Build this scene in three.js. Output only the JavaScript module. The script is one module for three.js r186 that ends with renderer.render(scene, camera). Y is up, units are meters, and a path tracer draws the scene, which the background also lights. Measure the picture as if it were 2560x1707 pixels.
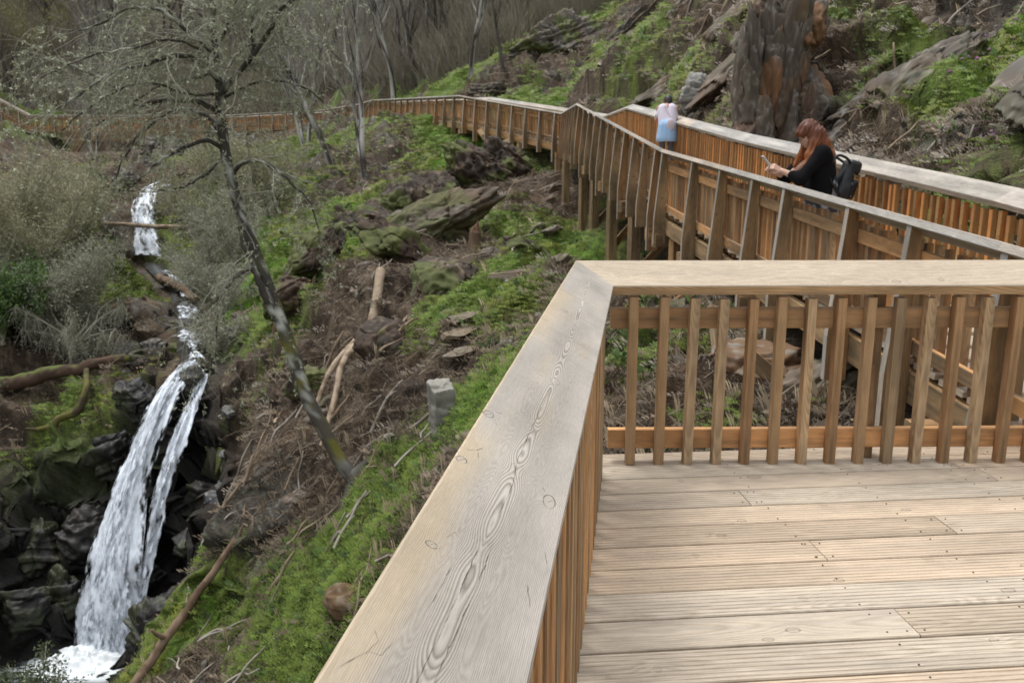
import * as THREE from 'three';
import { mergeGeometries } from 'three/addons/utils/BufferGeometryUtils.js';

// ---------------------------------------------------------------- camera, sky, sun, exposure
const scene = new THREE.Scene();
const camera = new THREE.PerspectiveCamera(43.3, 1024 / 682, 0.05, 1500);
camera.position.set(0, 1.5, 0);
camera.rotation.x = -12.2 * Math.PI / 180;
camera.focus = 1.7;
camera.userData.fStop = 11;
const renderer = new THREE.WebGLRenderer({ antialias: true });
renderer.toneMapping = THREE.LinearToneMapping;
renderer.toneMappingExposure = 1.36;
renderer.shadowMap.enabled = true;
const sunDir = new THREE.Vector3(-0.26, 0.86, -0.40).normalize();
{ // thin bright overcast: pale grey dome, brighter overhead and round the veiled sun
  const w = 256, h = 128, d = new Float32Array(w * h * 4), v = new THREE.Vector3();
  for (let j = 0; j < h; j++) for (let i = 0; i < w; i++) {
    const el = ((j + 0.5) / h - 0.5) * Math.PI, az = ((i + 0.5) / w) * 2 * Math.PI - Math.PI;
    v.set(Math.cos(el) * Math.cos(az), Math.sin(el), Math.cos(el) * Math.sin(az));
    const up = Math.max(0, Math.sin(el)), g = Math.max(0, v.dot(sunDir));
    let l = 0.70 * (1 + 1.6 * up) / 2.0 + 0.35 * Math.pow(g, 6);
    l *= 1 + 0.06 * Math.sin(az * 5 + 3 * Math.sin(el * 7)) * Math.cos(el * 4);
    const k = (j * w + i) * 4;
    d[k] = l * 0.97; d[k + 1] = l * 1.0; d[k + 2] = l * 1.05; d[k + 3] = 1;
  }
  const t = new THREE.DataTexture(d, w, h, THREE.RGBAFormat, THREE.FloatType);
  t.mapping = THREE.EquirectangularReflectionMapping; t.magFilter = THREE.LinearFilter; t.minFilter = THREE.LinearFilter; t.needsUpdate = true;
  scene.background = t; scene.environment = t;
}
const sun = new THREE.DirectionalLight(new THREE.Color(1.0, 0.97, 0.92), 1.7);
sun.position.copy(sunDir).multiplyScalar(60); sun.target.position.set(0, 0, -12);
sun.castShadow = true; sun.shadow.radius = 44; sun.shadow.mapSize.set(4096, 4096);
Object.assign(sun.shadow.camera, { left: -60, right: 40, top: 60, bottom: -40, near: 1, far: 200 });
scene.add(sun, sun.target);

// ---------------------------------------------------------------- helpers
function rng(a) { return () => { a |= 0; a = a + 0x6D2B79F5 | 0; let t = Math.imul(a ^ a >>> 15, 1 | a); t = t + Math.imul(t ^ t >>> 7, 61 | t) ^ t; return ((t ^ t >>> 14) >>> 0) / 4294967296; }; }
const clamp = (x, a = 0, b = 1) => x < a ? a : x > b ? b : x;
const lerp = (a, b, t) => a + (b - a) * t;
const smooth = (a, b, x) => { const t = clamp((x - a) / (b - a)); return t * t * (3 - 2 * t); };
const V = (x, y, z) => new THREE.Vector3(x, y, z);
function h2(i, j, s) { let n = Math.imul(i, 374761393) + Math.imul(j, 668265263) + Math.imul(s, 974634777) | 0; n = Math.imul(n ^ n >>> 13, 1274126177); return ((n ^ n >>> 16) >>> 0) / 4294967296; }
function n2(x, y, s = 0) { const i = Math.floor(x), j = Math.floor(y); let u = x - i, v = y - j; u = u * u * (3 - 2 * u); v = v * v * (3 - 2 * v); return lerp(lerp(h2(i, j, s), h2(i + 1, j, s), u), lerp(h2(i, j + 1, s), h2(i + 1, j + 1, s), u), v) * 2 - 1; }
function fbm(x, y, o, s = 0) { let a = 0.5, r = 0; for (let k = 0; k < o; k++) { r += a * n2(x, y, s + k); x = x * 2.03 + 1.7; y = y * 2.03 - 2.3; a *= 0.5; } return r; }
function n3(x, y, z, s = 0) { const k = Math.floor(z); let w = z - k; w = w * w * (3 - 2 * w); return lerp(n2(x, y, s + k * 57), n2(x, y, s + (k + 1) * 57), w); }
function fbm3(x, y, z, o, s = 0) { let a = 0.5, r = 0; for (let k = 0; k < o; k++) { r += a * n3(x, y, z, s + k * 13); x *= 2.03; y *= 2.03; z *= 2.03; a *= 0.5; } return r; }
const taken = {};
function numbered(n) { if (!(n in taken)) { taken[n] = 0; return n; } taken[n]++; return n + '_' + String(taken[n]).padStart(3, '0'); }
function tag(o, label, category, group, kind) { o.userData.label = label; o.userData.category = category; if (group) o.userData.group = group; if (kind) o.userData.kind = kind; return o; }
function thing(name, label, category, p = [0, 0, 0], group) { const g = new THREE.Group(); g.name = numbered(name); g.position.set(...p); scene.add(g); return tag(g, label, category, group); }
function add(name, geo, mat, parent = scene) { const m = new THREE.Mesh(geo, mat); m.name = parent === scene ? numbered(name) : name; parent.add(m); return m; }
function struct(name, geo, mat) { const m = add(name, geo, mat); m.userData.kind = 'structure'; return m; }
const std = (o) => new THREE.MeshStandardMaterial({ roughness: 0.85, ...o });
const lin = (r, g, b) => new THREE.Color().setRGB(r, g, b);
function geoFrom(pos, uv, idx, col) { const g = new THREE.BufferGeometry(); g.setAttribute('position', new THREE.Float32BufferAttribute(pos, 3)); if (uv) g.setAttribute('uv', new THREE.Float32BufferAttribute(uv, 2)); if (col) g.setAttribute('color', new THREE.Float32BufferAttribute(col, 3)); if (idx) g.setIndex(idx); g.computeVertexNormals(); return g; }
function dataTex(px, w, h, srgb, rep = true) { const t = new THREE.DataTexture(px, w, h, THREE.RGBAFormat); t.magFilter = THREE.LinearFilter; t.minFilter = THREE.LinearMipmapLinearFilter; t.generateMipmaps = true; if (rep) t.wrapS = t.wrapT = THREE.RepeatWrapping; if (srgb) t.colorSpace = THREE.SRGBColorSpace; t.needsUpdate = true; return t; }

// ---------------------------------------------------------------- wood
const LEN = 4, NS = 8;   // a wood sheet holds NS board faces side by side, each LEN metres long
const fr = (x) => x - Math.floor(x);
function ring(r) { const f = fr(r); return f < 0.72 ? Math.pow(f / 0.72, 2.2) : 1 - (f - 0.72) / 0.28; }
function woodSheet(seed, { w = 2048, h = 1024, wid = 0.2, early, late, stain, spacing = 0.004, contrast = 0.6, grey = 0.0, knots = 4, streak = 0.3, vary = 0.12, mottle = 0.12 }) {
  const R = rng(seed), px = new Uint8Array(w * h * 4), bp = new Uint8Array(w * h * 4), sh = h / NS, k2 = 2 * Math.PI / LEN;
  for (let b = 0; b < NS; b++) {
    const tc = (R() - 0.5) * wid * 2.2, d0 = 0.012 + R() * 0.07, a1 = R() * 0.02, a2 = R() * 0.010, p1 = R() * 7, p2 = R() * 7, p3 = R() * 7, bright = 1 + (R() - 0.5) * 2 * vary, warm = (R() - 0.5) * 2 * vary * 0.5, gy = clamp(grey + (R() - 0.5) * grey);
    const ks = []; for (let k = 0; k < knots; k++) ks.push([R() * LEN, (R() - 0.5) * wid * 0.8, 0.006 + R() * 0.012, 0.8 + R() * 1.4, R() < 0.4]);
    for (let j = 0; j < sh; j++) for (let i = 0; i < w; i++) {
      const s = i / w * LEN, t = ((j + 0.5) / sh - 0.5) * wid;
      let d = d0 + a1 * Math.sin(s * k2 * 2 + p1) + a2 * Math.sin(s * k2 * 5 + p2), c = tc + 0.006 * Math.sin(s * k2 * 3 + p3);
      let r = Math.hypot(t - c, d), dark = 0, kn = 0;
      for (const q of ks) { let ds = Math.abs(s - q[0]); if (ds > LEN / 2) ds = LEN - ds; const dt = t - q[1]; if (ds > 0.25) continue; const e = Math.hypot(ds / q[3], dt) / q[2]; r += q[2] * 0.9 * Math.exp(-Math.pow(ds / (q[2] * 5), 2) - Math.pow(dt / (q[2] * 2.2), 2)); if (e < 1.25) { kn = Math.max(kn, 1 - e * 0.75); if (Math.abs(e - 1.0) < 0.14) dark = q[4] ? 0.38 : 0.14; } }
      const fine = n2(i * 0.045 * (2048 / w), j * 1.9 * (1024 / h) + b * 91, seed) * 0.5 + n2(i * 0.19, j * 0.9 + b * 31, seed + 3) * 0.25;
      const L = ring(r / spacing + 0.25 * n2(s * 3, t * 30, seed + 5)) * contrast;
      const st = smooth(0.1, 0.7, n2(s * 0.9 + b * 17, t * 45 + b * 5, seed + 7) + 0.4 * n2(s * 4 + b, t * 90, seed + 8)) * streak, mo = n2(s * 2.2 + b * 9, t * 14, seed + 9) * mottle + n2(s * 14 + b * 3, t * 40, seed + 19) * mottle * 0.4;
      const o = ((b * sh + j) * w + i) * 4; let lum = 0;
      for (let q = 0; q < 3; q++) { let v = lerp(early[q], late[q], L); v = lerp(v, stain[q], clamp(st + kn * 0.55)); v *= bright * (1 + fine * 0.13 + mo) * (1 - dark * 0.6) * (1 + (q === 0 ? warm : q === 2 ? -warm : 0)); const gr = 168 * (1 + mo + fine * 0.1) * (1 - L * 0.25); v = lerp(v, gr, gy * (1 - kn)); px[o + q] = clamp(v, 0, 255); lum += v; }
      px[o + 3] = 255; const hb = clamp(150 + L * 60 + fine * 40 - dark * 90, 0, 255); bp[o] = bp[o + 1] = bp[o + 2] = hb; bp[o + 3] = 255;
    }
  }
  return { map: dataTex(px, w, h, true), bump: dataTex(bp, w, h, false) };
}
function woodMat(seed, o, extra = {}) { const t = woodSheet(seed, o); return std({ map: t.map, bumpMap: t.bump, bumpScale: 0.0008, roughness: 0.82, ...extra }); }
const M = {};
M.deck = woodMat(11, { wid: 0.18, early: [197, 180, 158], late: [162, 141, 116], stain: [146, 134, 122], spacing: 0.007, contrast: 0.5, grey: 0.16, knots: 5, streak: 0.22, vary: 0.07, mottle: 0.07 });
M.brown = woodMat(23, { h: 512, w: 1024, wid: 0.10, early: [178, 142, 100], late: [134, 96, 60], stain: [124, 100, 76], spacing: 0.0045, contrast: 0.6, grey: 0.12, knots: 2, streak: 0.45, vary: 0.16, mottle: 0.16 });
M.orange = woodMat(31, { h: 512, w: 1024, wid: 0.10, early: [156, 112, 66], late: [114, 76, 42], stain: [110, 76, 46], spacing: 0.005, contrast: 0.5, grey: 0.03, knots: 2, streak: 0.45, vary: 0.2, mottle: 0.18 });
M.post = woodMat(37, { h: 512, w: 1024, wid: 0.26, early: [170, 134, 90], late: [128, 92, 56], stain: [104, 84, 62], spacing: 0.008, contrast: 0.5, grey: 0.10, knots: 4, streak: 0.5, vary: 0.14, mottle: 0.16 });
M.railTop = woodMat(41, { h: 512, wid: 0.25, early: [190, 178, 162], late: [156, 140, 122], stain: [150, 142, 134], spacing: 0.005, contrast: 0.5, grey: 0.35, knots: 6, streak: 0.5, vary: 0.06 });
M.railPale = woodMat(43, { h: 512, wid: 0.25, early: [206, 190, 168], late: [164, 140, 112], stain: [182, 167, 148], spacing: 0.009, contrast: 0.75, grey: 0.06, knots: 5, streak: 0.2, mottle: 0.05, vary: 0.04 });
M.steel = std({ color: 0x8f969c, roughness: 0.4, metalness: 0.8 });
const SHEETW = new Map([[M.deck, 0.18], [M.brown, 0.10], [M.orange, 0.10], [M.post, 0.26], [M.railTop, 0.25], [M.railPale, 0.25]]);

// A solid whose cross-section (list of [u, v], anticlockwise) runs through two rings of points; every side face takes its own strip of the wood sheet.
function prism(ringA, ringB, strips, wid, u0 = 0) {
  const pos = [], uv = [], idx = [], n = ringA.length, L = ringA[0].distanceTo(ringB[0]); let at = 0;
  for (let k = 0; k < n; k++) {
    const a = ringA[k], b = ringA[(k + 1) % n], c = ringB[(k + 1) % n], d = ringB[k], st = strips[k % strips.length], off = st.off || 0, W = a.distanceTo(b);
    pos.push(...a.toArray(), ...b.toArray(), ...c.toArray(), ...d.toArray());
    const v0 = (st.s + clamp(off, 0, 1)) / NS, v1 = (st.s + clamp(off + W / wid, 0, 1)) / NS, us = st.u ?? u0;
    uv.push(us, v0, us, v1, us + L / LEN, v1, us + L / LEN, v0);
    idx.push(at, at + 1, at + 2, at, at + 2, at + 3); at += 4;
  }
  for (const [r, flip] of [[ringA, true], [ringB, false]]) {
    for (const p of r) { pos.push(...p.toArray()); uv.push(u0 + (p.x + p.z) * 0.3, (strips[0].s + 0.5 + clamp(p.y % 0.3, -0.4, 0.4)) / NS); }
    for (let k = 1; k < n - 1; k++) flip ? idx.push(at, at + k + 1, at + k) : idx.push(at, at + k, at + k + 1);
    at += n;
  }
  return geoFrom(pos, uv, idx);
}
// beam along +x from 0 to L, height H in y, width W in z, chamfered long edges
function beam(L, W, H, R, wid, c = 0.004) {
  const w = W / 2, h = H / 2, sec = [[-w + c, -h], [w - c, -h], [w, -h + c], [w, h - c], [w - c, h], [-w + c, h], [-w, h - c], [-w, -h + c]];
  const mk = (x) => sec.map(([z, y]) => V(x, y, z)).reverse();
  const ur = Math.max(0, 1 - L / LEN), u0 = R() * ur, S = [0, 1, 2, 3].map(() => ({ s: Math.floor(R() * NS), u: R() * ur, off: R() * Math.max(0, 1 - Math.max(W, H) / wid) }));
  const st = []; for (let k = 0; k < 4; k++) st.push(S[k], S[k]);
  return prism(mk(0), mk(L), st, wid, u0);
}
const _m = new THREE.Matrix4();
// put a beam-type mesh from p towards q; its z side turned to `out` (a horizontal vector), rolled by `roll`
function aim(mesh, p, q, out, roll = 0) {
  const x = q.clone().sub(p).normalize(), z = out.clone().addScaledVector(x, -out.dot(x)).normalize(), y = z.clone().cross(x);
  _m.makeBasis(x, y, z); mesh.quaternion.setFromRotationMatrix(_m); if (roll) mesh.rotateX(roll); mesh.position.copy(p); return mesh;
}

// ---------------------------------------------------------------- the lie of the land
// rails of the walkway in plan: x, z, height of the floor (near side N, hill side F)
const NEAR = [[2.74, -4.26, 0.0], [2.71, -4.75, 0.035], [2.60, -6.71, 0.165], [2.25, -13.18, 0.60], [1.60, -22.0, 1.77], [1.60, -28.5, 1.85], [-2.10, -35.0, 2.82], [-8.17, -52.0, 3.68], [-9.76, -56.0, 3.66], [-13.38, -62.0, 3.62], [-21.22, -66.0, 3.45], [-36.1, -66.0, 3.45], [-40.5, -65.0, 6.2]];
const FARR = [[4.05, -4.2, 0.0], [4.0, -4.75, 0.05], [3.9, -6.71, 0.26], [3.72, -13.6, 0.82], [3.10, -22.8, 1.79], [3.12, -28.9, 1.82], [-0.80, -36.2, 2.82], [-6.75, -52.8, 3.68], [-8.45, -56.8, 3.66], [-12.4, -63.2, 3.62], [-20.9, -67.5, 3.45], [-36.4, -67.5, 3.45], [-41.0, -66.5, 6.2]];
const CTRL = [-0.74,-7.6,-2.8,-1.09,-7,-3.16,-1.93,-8,-3.83,-3.58,-10.2,-4.78,-4.52,-10.3,-5.36,-4.24,-11.3,-4.9,-4.51,-12.6,-4.5,-3.72,-12.4,-3.69,-2.67,-10.2,-3.66,-1.58,-8.8,-3.22,-0.77,-8,-2.55,-0.9,-9.5,-2.2,-2.22,-11.6,-3.22,-1.78,-12.2,-2.23,-0.76,-11.6,-1.42,-0.86,-10.4,-2.03,0.51,-13.5,-0.47,-0.96,-15,-0.69,-3.01,-15.5,-1.57,-3.73,-15,-2.27,-4.28,-14.6,-2.96,-5.75,-18,-2.54,-5.07,-15.5,-3.67,-4.47,-14,-3.8,-0.16,-12,-1.07,0.11,-8.8,-1.19,1.18,-6.9,-0.72,1.07,-8,-0.73,1.89,-7.6,-0.62,2.11,-6.4,-0.53,2.57,-9.5,-0.43,2.45,-5.6,-0.37,2.09,-15,-0.31,0.24,-20,-0.3,1.35,-26,0.57,-0.88,-23,0.11,1.32,-21,-0.61,1.76,-16.5,-0.91,2.42,-18,-0.85,0.8,-30,1.02,-0.75,-33,1.29,-3.12,-36,2.49,-5.7,-42,2.65,-3.37,-30,0.87,-4.24,-26,0.06,-2.86,-20.5,-0.56,-4.05,-22.5,-0.64,-5.08,-21,-1.03,-6.12,-28,-0.19,-7.56,-27,-0.67,-10.66,-40,0.66,-11.06,-36,0.22,-6.18,-21,-1.68,-8.27,-24,-1.89,-11.7,-52,2.18,-8.31,-52,3.67,-16.49,-58,2.26,1.37,-38,3.8,-1.59,-43,4.81,3.47,-32,4.64,5.92,-38,6.45,4.73,-26,3.44,4.17,-18,2.59,5.57,-26,4.41,5.11,-15.5,2.29,5.78,-23,4.7,6.95,-20,4.29,5.27,-13,1.86,5.06,-10.5,1.54,4.82,-8.4,1.28,6.33,-11.5,2.09,6.51,-14.5,2.72,8.36,-15.5,3.66,8.36,-20,4.65,3.09,-52,8.75,-0.65,-52,7.32,-6.8,-62,7,-12.82,-70,6.73,-10.6,-80,12.65,2.19,-62,11.54,-21.61,-85,10.62,-30.29,-110,18.82,-31.95,-85,9.83,-37.26,-78,5.49,-27.36,-70,4.09,-40.91,-75,8.85,-50.6,-90,15.67,-44.02,-105,17.56,-30.23,-66,1.66,-32.39,-62,1.59,-34.87,-60,1.93,-20.73,-62,1.71,0.32,-27,0.54,-0.38,-29.5,0.88,-25.02,-45,0.12,-18.5,-38,0.15,-13.84,-30,-0.91,-14.15,-26,-1.11,-11.58,-24,-1.89,-12.62,-21.5,-2.88,-10.41,-22,-2.98,-12.29,-20,-3.64,-10.41,-20.5,-3.32,-8.78,-20,-2.99,-8.09,-18.5,-3.35,-9.96,-18.5,-3.65,0,-2,-2.2,1.8,-2,-1.5,3,-4.4,-0.9,3.6,-7,-0.15,4.3,-5,0.4,6,-3,2.2,5,0,0.6,0,3,-2,-6,2,-6,-4,-4,-4.4,-2,-4,-3.2,-7,-6,-6.9,5,5,0,-12,5,-8.5,3.2,-13,-0.8,3.4,-17,-0.3,2.6,-22,-0.1,2.4,-27,0.7,9,-6,4.2,12,-12,7.5,14,-22,10.5,12,-32,11.5,16,-45,15,20,-70,22,-5.6,-11,-6.6,-5.2,-10,-6.2,-4.9,-9,-5.8,-5.9,-12,-7.1,-8.2,-13,-8.1,-9,-10,-8.2,-7.2,-12.6,-8,-6.6,-11.8,-7.2,-7.6,-15,-8,-7,-14.4,-8,-6.3,-13.6,-7.4,-5.9,-14.6,-6.6,-5.9,-12.6,-6.4,-5.6,-16,-4.6,-6.3,-16.5,-5.6,-7,-17.2,-4.2,-6.9,-18.1,-3.15,-8,-16.6,-6.2,-8.4,-15.4,-7.9,-9.5,-15,-7,-10.5,-14,-6.2,-12,-12,-5.4,-14,-10,-5,-11,-10,-7.4,-9.3,-17.2,-4.6,-10.4,-16.6,-5,-12,-17,-4.4,-7.4,-19.6,-3,-7.9,-21.4,-2.75,-8.7,-23.2,-2.4,-9.6,-24.6,-1.95,-12.2,-28.8,-1.7,-12.6,-29.8,-1,-12.9,-31,0.25,-14,-36,0.7,-17,-44,1.25,-20,-52,1.5,-23,-62,1.9,-26,-70,2.6,-26,-30,3,-20,-20,-0.5,-18,-14,-3,-40,-40,8,-60,-60,16,-60,-100,30,-30,-140,34,0,-120,30,30,-120,36,-48,-64,8];
const CN = CTRL.length / 3;
const tps = (() => {   // thin-plate surface through surveyed spot heights
  const N = CN + 3, A = [], K = (r2) => r2 < 1e-9 ? 0 : 0.5 * r2 * Math.log(r2);
  for (let i = 0; i < N; i++) A.push(new Float64Array(N + 1));
  for (let i = 0; i < CN; i++) { const xi = CTRL[i * 3], zi = CTRL[i * 3 + 1]; for (let j = 0; j < CN; j++) A[i][j] = K((xi - CTRL[j * 3]) ** 2 + (zi - CTRL[j * 3 + 1]) ** 2); A[i][i] += 0.05 + 0.0008 * (xi * xi + zi * zi); A[i][CN] = A[CN][i] = 1; A[i][CN + 1] = A[CN + 1][i] = xi; A[i][CN + 2] = A[CN + 2][i] = zi; A[i][N] = CTRL[i * 3 + 2]; }
  for (let c = 0; c < N; c++) { let p = c; for (let r = c + 1; r < N; r++) if (Math.abs(A[r][c]) > Math.abs(A[p][c])) p = r; [A[c], A[p]] = [A[p], A[c]]; for (let r = c + 1; r < N; r++) { const f = A[r][c] / A[c][c]; if (f) for (let k = c; k <= N; k++) A[r][k] -= f * A[c][k]; } }
  const X = new Float64Array(N); for (let r = N - 1; r >= 0; r--) { let s = A[r][N]; for (let k = r + 1; k < N; k++) s -= A[r][k] * X[k]; X[r] = s / A[r][r]; }
  return (x, z) => { let y = X[CN] + X[CN + 1] * x + X[CN + 2] * z; for (let i = 0; i < CN; i++) { const dx = x - CTRL[i * 3], dz = z - CTRL[i * 3 + 1], r2 = dx * dx + dz * dz; if (r2 > 1e-9) y += X[i] * 0.5 * r2 * Math.log(r2); } return y; };
})();
const FALL = [[-7.09, -3.06, -18.6],[-7.11, -3.14, -18],[-7.22, -3.41, -17.45],[-7.37, -3.95, -16.9],[-7.55, -4.7, -16.4],[-7.67, -5.52, -15.9],[-7.75, -6.32, -15.45],[-7.78, -7.08, -15.15],[-7.79, -7.81, -14.95]], FALL2 = [[-6.67, -3.13, -18.1],[-6.69, -3.5, -17.6],[-6.75, -3.93, -17],[-6.88, -4.56, -16.5],[-6.99, -5.23, -16.1],[-7.08, -5.98, -15.7],[-7.18, -6.64, -15.35],[-7.32, -7.24, -15.1]], CASC = [[-13.01, 0.36, -33],[-13.29, 0.05, -32],[-13.13, -0.52, -31],[-12.81, -1.23, -30.3],[-12.56, -1.97, -29.8]], TOPC = [[-19.1, 1.55, -50],[-18.67, 1.01, -48.5],[-18.32, 0.47, -47]], STREAM = [[-12.33, -2.05, -29.4],[-10.75, -2.1, -26.5],[-9.64, -2.23, -24.8],[-9.05, -2.42, -23.5],[-8.74, -2.6, -22.8],[-8.37, -2.76, -21.8],[-8.02, -2.94, -21],[-7.64, -2.99, -20],[-7.06, -3.08, -18.8]];
function segDist(path, x, z) { let best = 1e9, y = 0; for (let i = 0; i + 1 < path.length; i++) { const a = path[i], b = path[i + 1], dx = b[0] - a[0], dz = b[2] - a[2]; const t = clamp(((x - a[0]) * dx + (z - a[2]) * dz) / (dx * dx + dz * dz + 1e-9)); const d = Math.hypot(x - a[0] - dx * t, z - a[2] - dz * t); if (d < best) { best = d; y = lerp(a[1], b[1], t); } } return [best, y]; }
const WALK = NEAR.map((p, i) => [(p[0] + FARR[i][0]) / 2, p[2], (p[1] + FARR[i][1]) / 2]);
const POOL_Y = -7.82;
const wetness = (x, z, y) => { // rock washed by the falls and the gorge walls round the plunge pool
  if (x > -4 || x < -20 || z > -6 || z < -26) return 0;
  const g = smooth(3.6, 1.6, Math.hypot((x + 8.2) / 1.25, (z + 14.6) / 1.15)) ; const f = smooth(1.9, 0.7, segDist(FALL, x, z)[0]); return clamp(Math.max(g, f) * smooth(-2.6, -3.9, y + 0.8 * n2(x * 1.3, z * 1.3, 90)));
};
const rockiness = (x, z) => { const r = n2(x * 0.16 + 3, z * 0.21, 21) + 0.55 * n2(x * 0.5, z * 0.6, 22); return smooth(0.12, 0.5, r); };
function ground(x, z, fine = true) {
  let y = tps(x, z); const d = Math.hypot(x, z), far = smooth(20, 70, d);
  const rk = rockiness(x, z);
  y += fbm(x * 0.33, z * 0.33, 2, 1) * lerp(0.55, 1.2, far);
  // bedding: ledges that run up the slope
  const q = z * 0.95 + x * 0.22 + 0.7 * n2(x * 0.35, z * 0.35, 4), e = x * 0.28 - z * 0.1;
  const ridge = 1 - Math.abs(n2(q * 0.75, e, 5)), ridge2 = 1 - Math.abs(n2(q * 2.1, e * 2.2, 6));
  y += (ridge - 0.55) * lerp(0.22, 0.75, rk) * smooth(4, 9, d) + (ridge2 - 0.55) * lerp(0.07, 0.32, rk) * smooth(4, 9, d);
  { // grassy treads and earthy banks
    const tm = smooth(-0.25, 0.35, n2(x * 0.19 + 5, z * 0.19, 14)) * smooth(5, 9, d) * lerp(1, 0.35, far), st = lerp(0.85, 1.5, far), q2 = y / st + 0.9 * n2(x * 0.45, z * 0.45, 15) + 0.35 * n2(x * 1.3, z * 1.3, 16), f = q2 - Math.floor(q2); y += tm * st * (smooth(0.72, 0.98, f) - f) * 1.0; }
  if (fine) y += ((0.42 - Math.abs(n2(x * 0.85 + 0.4 * n2(x * 2, z * 2, 17), z * 0.85, 7))) * 0.42 + fbm(x * 1.5, z * 1.5, 2, 18) * 0.22 + fbm(x * 2.6, z * 2.6, 3, 8) * lerp(0.26, 0.40, rk) + (0.5 - Math.abs(n2(x * 6.3, z * 6.3, 12))) * 0.10 + n2(x * 14, z * 14, 13) * 0.03) * smooth(1.5, 6, d);
  const sd = segDist(FALL, x, z); if (sd[0] < 1.6) y = Math.min(y, sd[1] - 0.16 + 1.4 * smooth(0.55, 1.6, sd[0]));
  const s2 = segDist(FALL2, x, z); if (s2[0] < 0.7) y = Math.min(y, s2[1] - 0.14 + 0.8 * smooth(0.3, 0.7, s2[0]));
  const ss = segDist(STREAM, x, z); if (ss[0] < 1.7) y = Math.min(y, ss[1] - 0.22 + 1.1 * smooth(0.6, 1.7, ss[0]));
  const sc = segDist(CASC, x, z); if (sc[0] < 2.2) y = Math.min(y, sc[1] - 0.35 + 1.6 * smooth(0.9, 2.2, sc[0]));
  const sw = segDist(WALK, x, z); if (sw[0] < 2.4) { const lim = sw[1] - 0.55 + 2.0 * smooth(0.95, 2.4, sw[0]); if (y > lim) y = lim; }
  if (x < -19.5 && x > -35 && z < -47 && z > -71) { const k = smooth(-19.5, -22, x) * smooth(-35, -32.5, x) * smooth(-47, -55, z) * smooth(-71, -69, z); y = lerp(y, Math.min(y, 1.75), k); }
  if (x > -0.6 && x < 4.4 && z > -4.6) y = Math.min(y, -0.75);
  const pd = Math.hypot((x + 8.1) / 1.5, (z + 13.6) / 1.25); if (pd < 1.25) y = Math.min(y, POOL_Y - 0.5 + 1.2 * smooth(0.8, 1.25, pd));
  return y;
}

// ---------------------------------------------------------------- terrain sheet
const GREENS = [[0.3, -21.5, 3.2, 1.1], [1.3, -17, 2.2, 0.7], [-4.3, -23, 3.0, 0.9], [-6, -27, 3, 0.6], [-1.2, -14.2, 1.9, 0.75], [-0.6, -15.8, 1.5, 0.5], [-1.0, -10.4, 1.4, 0.6], [-1.9, -8.9, 1.0, 0.1], [-2.6, -9.8, 1.2, 0.45], [-3.9, -11, 1.2, 0.4], [-0.2, -12.6, 1.2, 0.7], [1.6, -6.8, 1.2, 0.6], [-2, -34, 4, 0.8], [-9, -45, 6, 0.7], [-4, -38, 5, 0.6], [7.6, -13.5, 3.6, 1.2], [5.6, -9, 2.0, 0.5], [4.5, -25, 4, 0.5], [1.5, -36, 4, 0.8], [6, -40, 5, 0.5], [-12.5, -40, 5, 0.6], [-2.2, -48, 4, 0.8], [-6, -56, 5, 0.9], [-16, -50, 5, 0.5], [-5.6, -19.5, 1.4, 0.5], [0.6, -9.4, 1.2, 0.5], [-1.9, -7.0, 1.4, 0.35], [8, -9, 2, 0.5], [-11, -20, 2, 0.5]];
const BROWNS = [[-3.4, -13.8, 2.0, 0.9], [-3.0, -15.2, 1.6, 0.8], [-4.4, -15, 1.4, 0.8], [-3.9, -12.8, 1.4, 0.7], [5, -19, 3, 0.5], [-2.2, -18.5, 2.0, 0.7], [0.2, -24.5, 2.2, 0.6], [-1, -27, 2.4, 0.7], [4.6, -14, 2, 0.5], [-1.4, -12.2, 0.8, 0.4], [5.2, -12, 1.6, 0.5], [-1.6, -7.6, 1.0, 0.3]];
function greenness(x, z) {
  let g = 0.75 * n2(x * 0.42 + 9, z * 0.42, 31) + 0.45 * n2(x * 1.3, z * 1.3, 32) - 0.06;
  for (const [cx, cz, r, k] of GREENS) { const d = Math.hypot(x - cx, z - cz) / r; if (d < 1.4) g += k * smooth(1.3, 0.2, d); }
  for (const [cx, cz, r, k] of BROWNS) { const d = Math.hypot(x - cx, z - cz) / r; if (d < 1.4) g -= k * smooth(1.3, 0.2, d); }
  return g;
}
const C = { duff: [0.080, 0.054, 0.036], litter: [0.185, 0.135, 0.092], earth: [0.105, 0.060, 0.033], green: [0.155, 0.215, 0.034], lush: [0.13, 0.27, 0.016], moss: [0.085, 0.098, 0.032], rock: [0.105, 0.090, 0.074], lichen: [0.27, 0.265, 0.235], wet: [0.016, 0.0148, 0.0132] };
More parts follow.
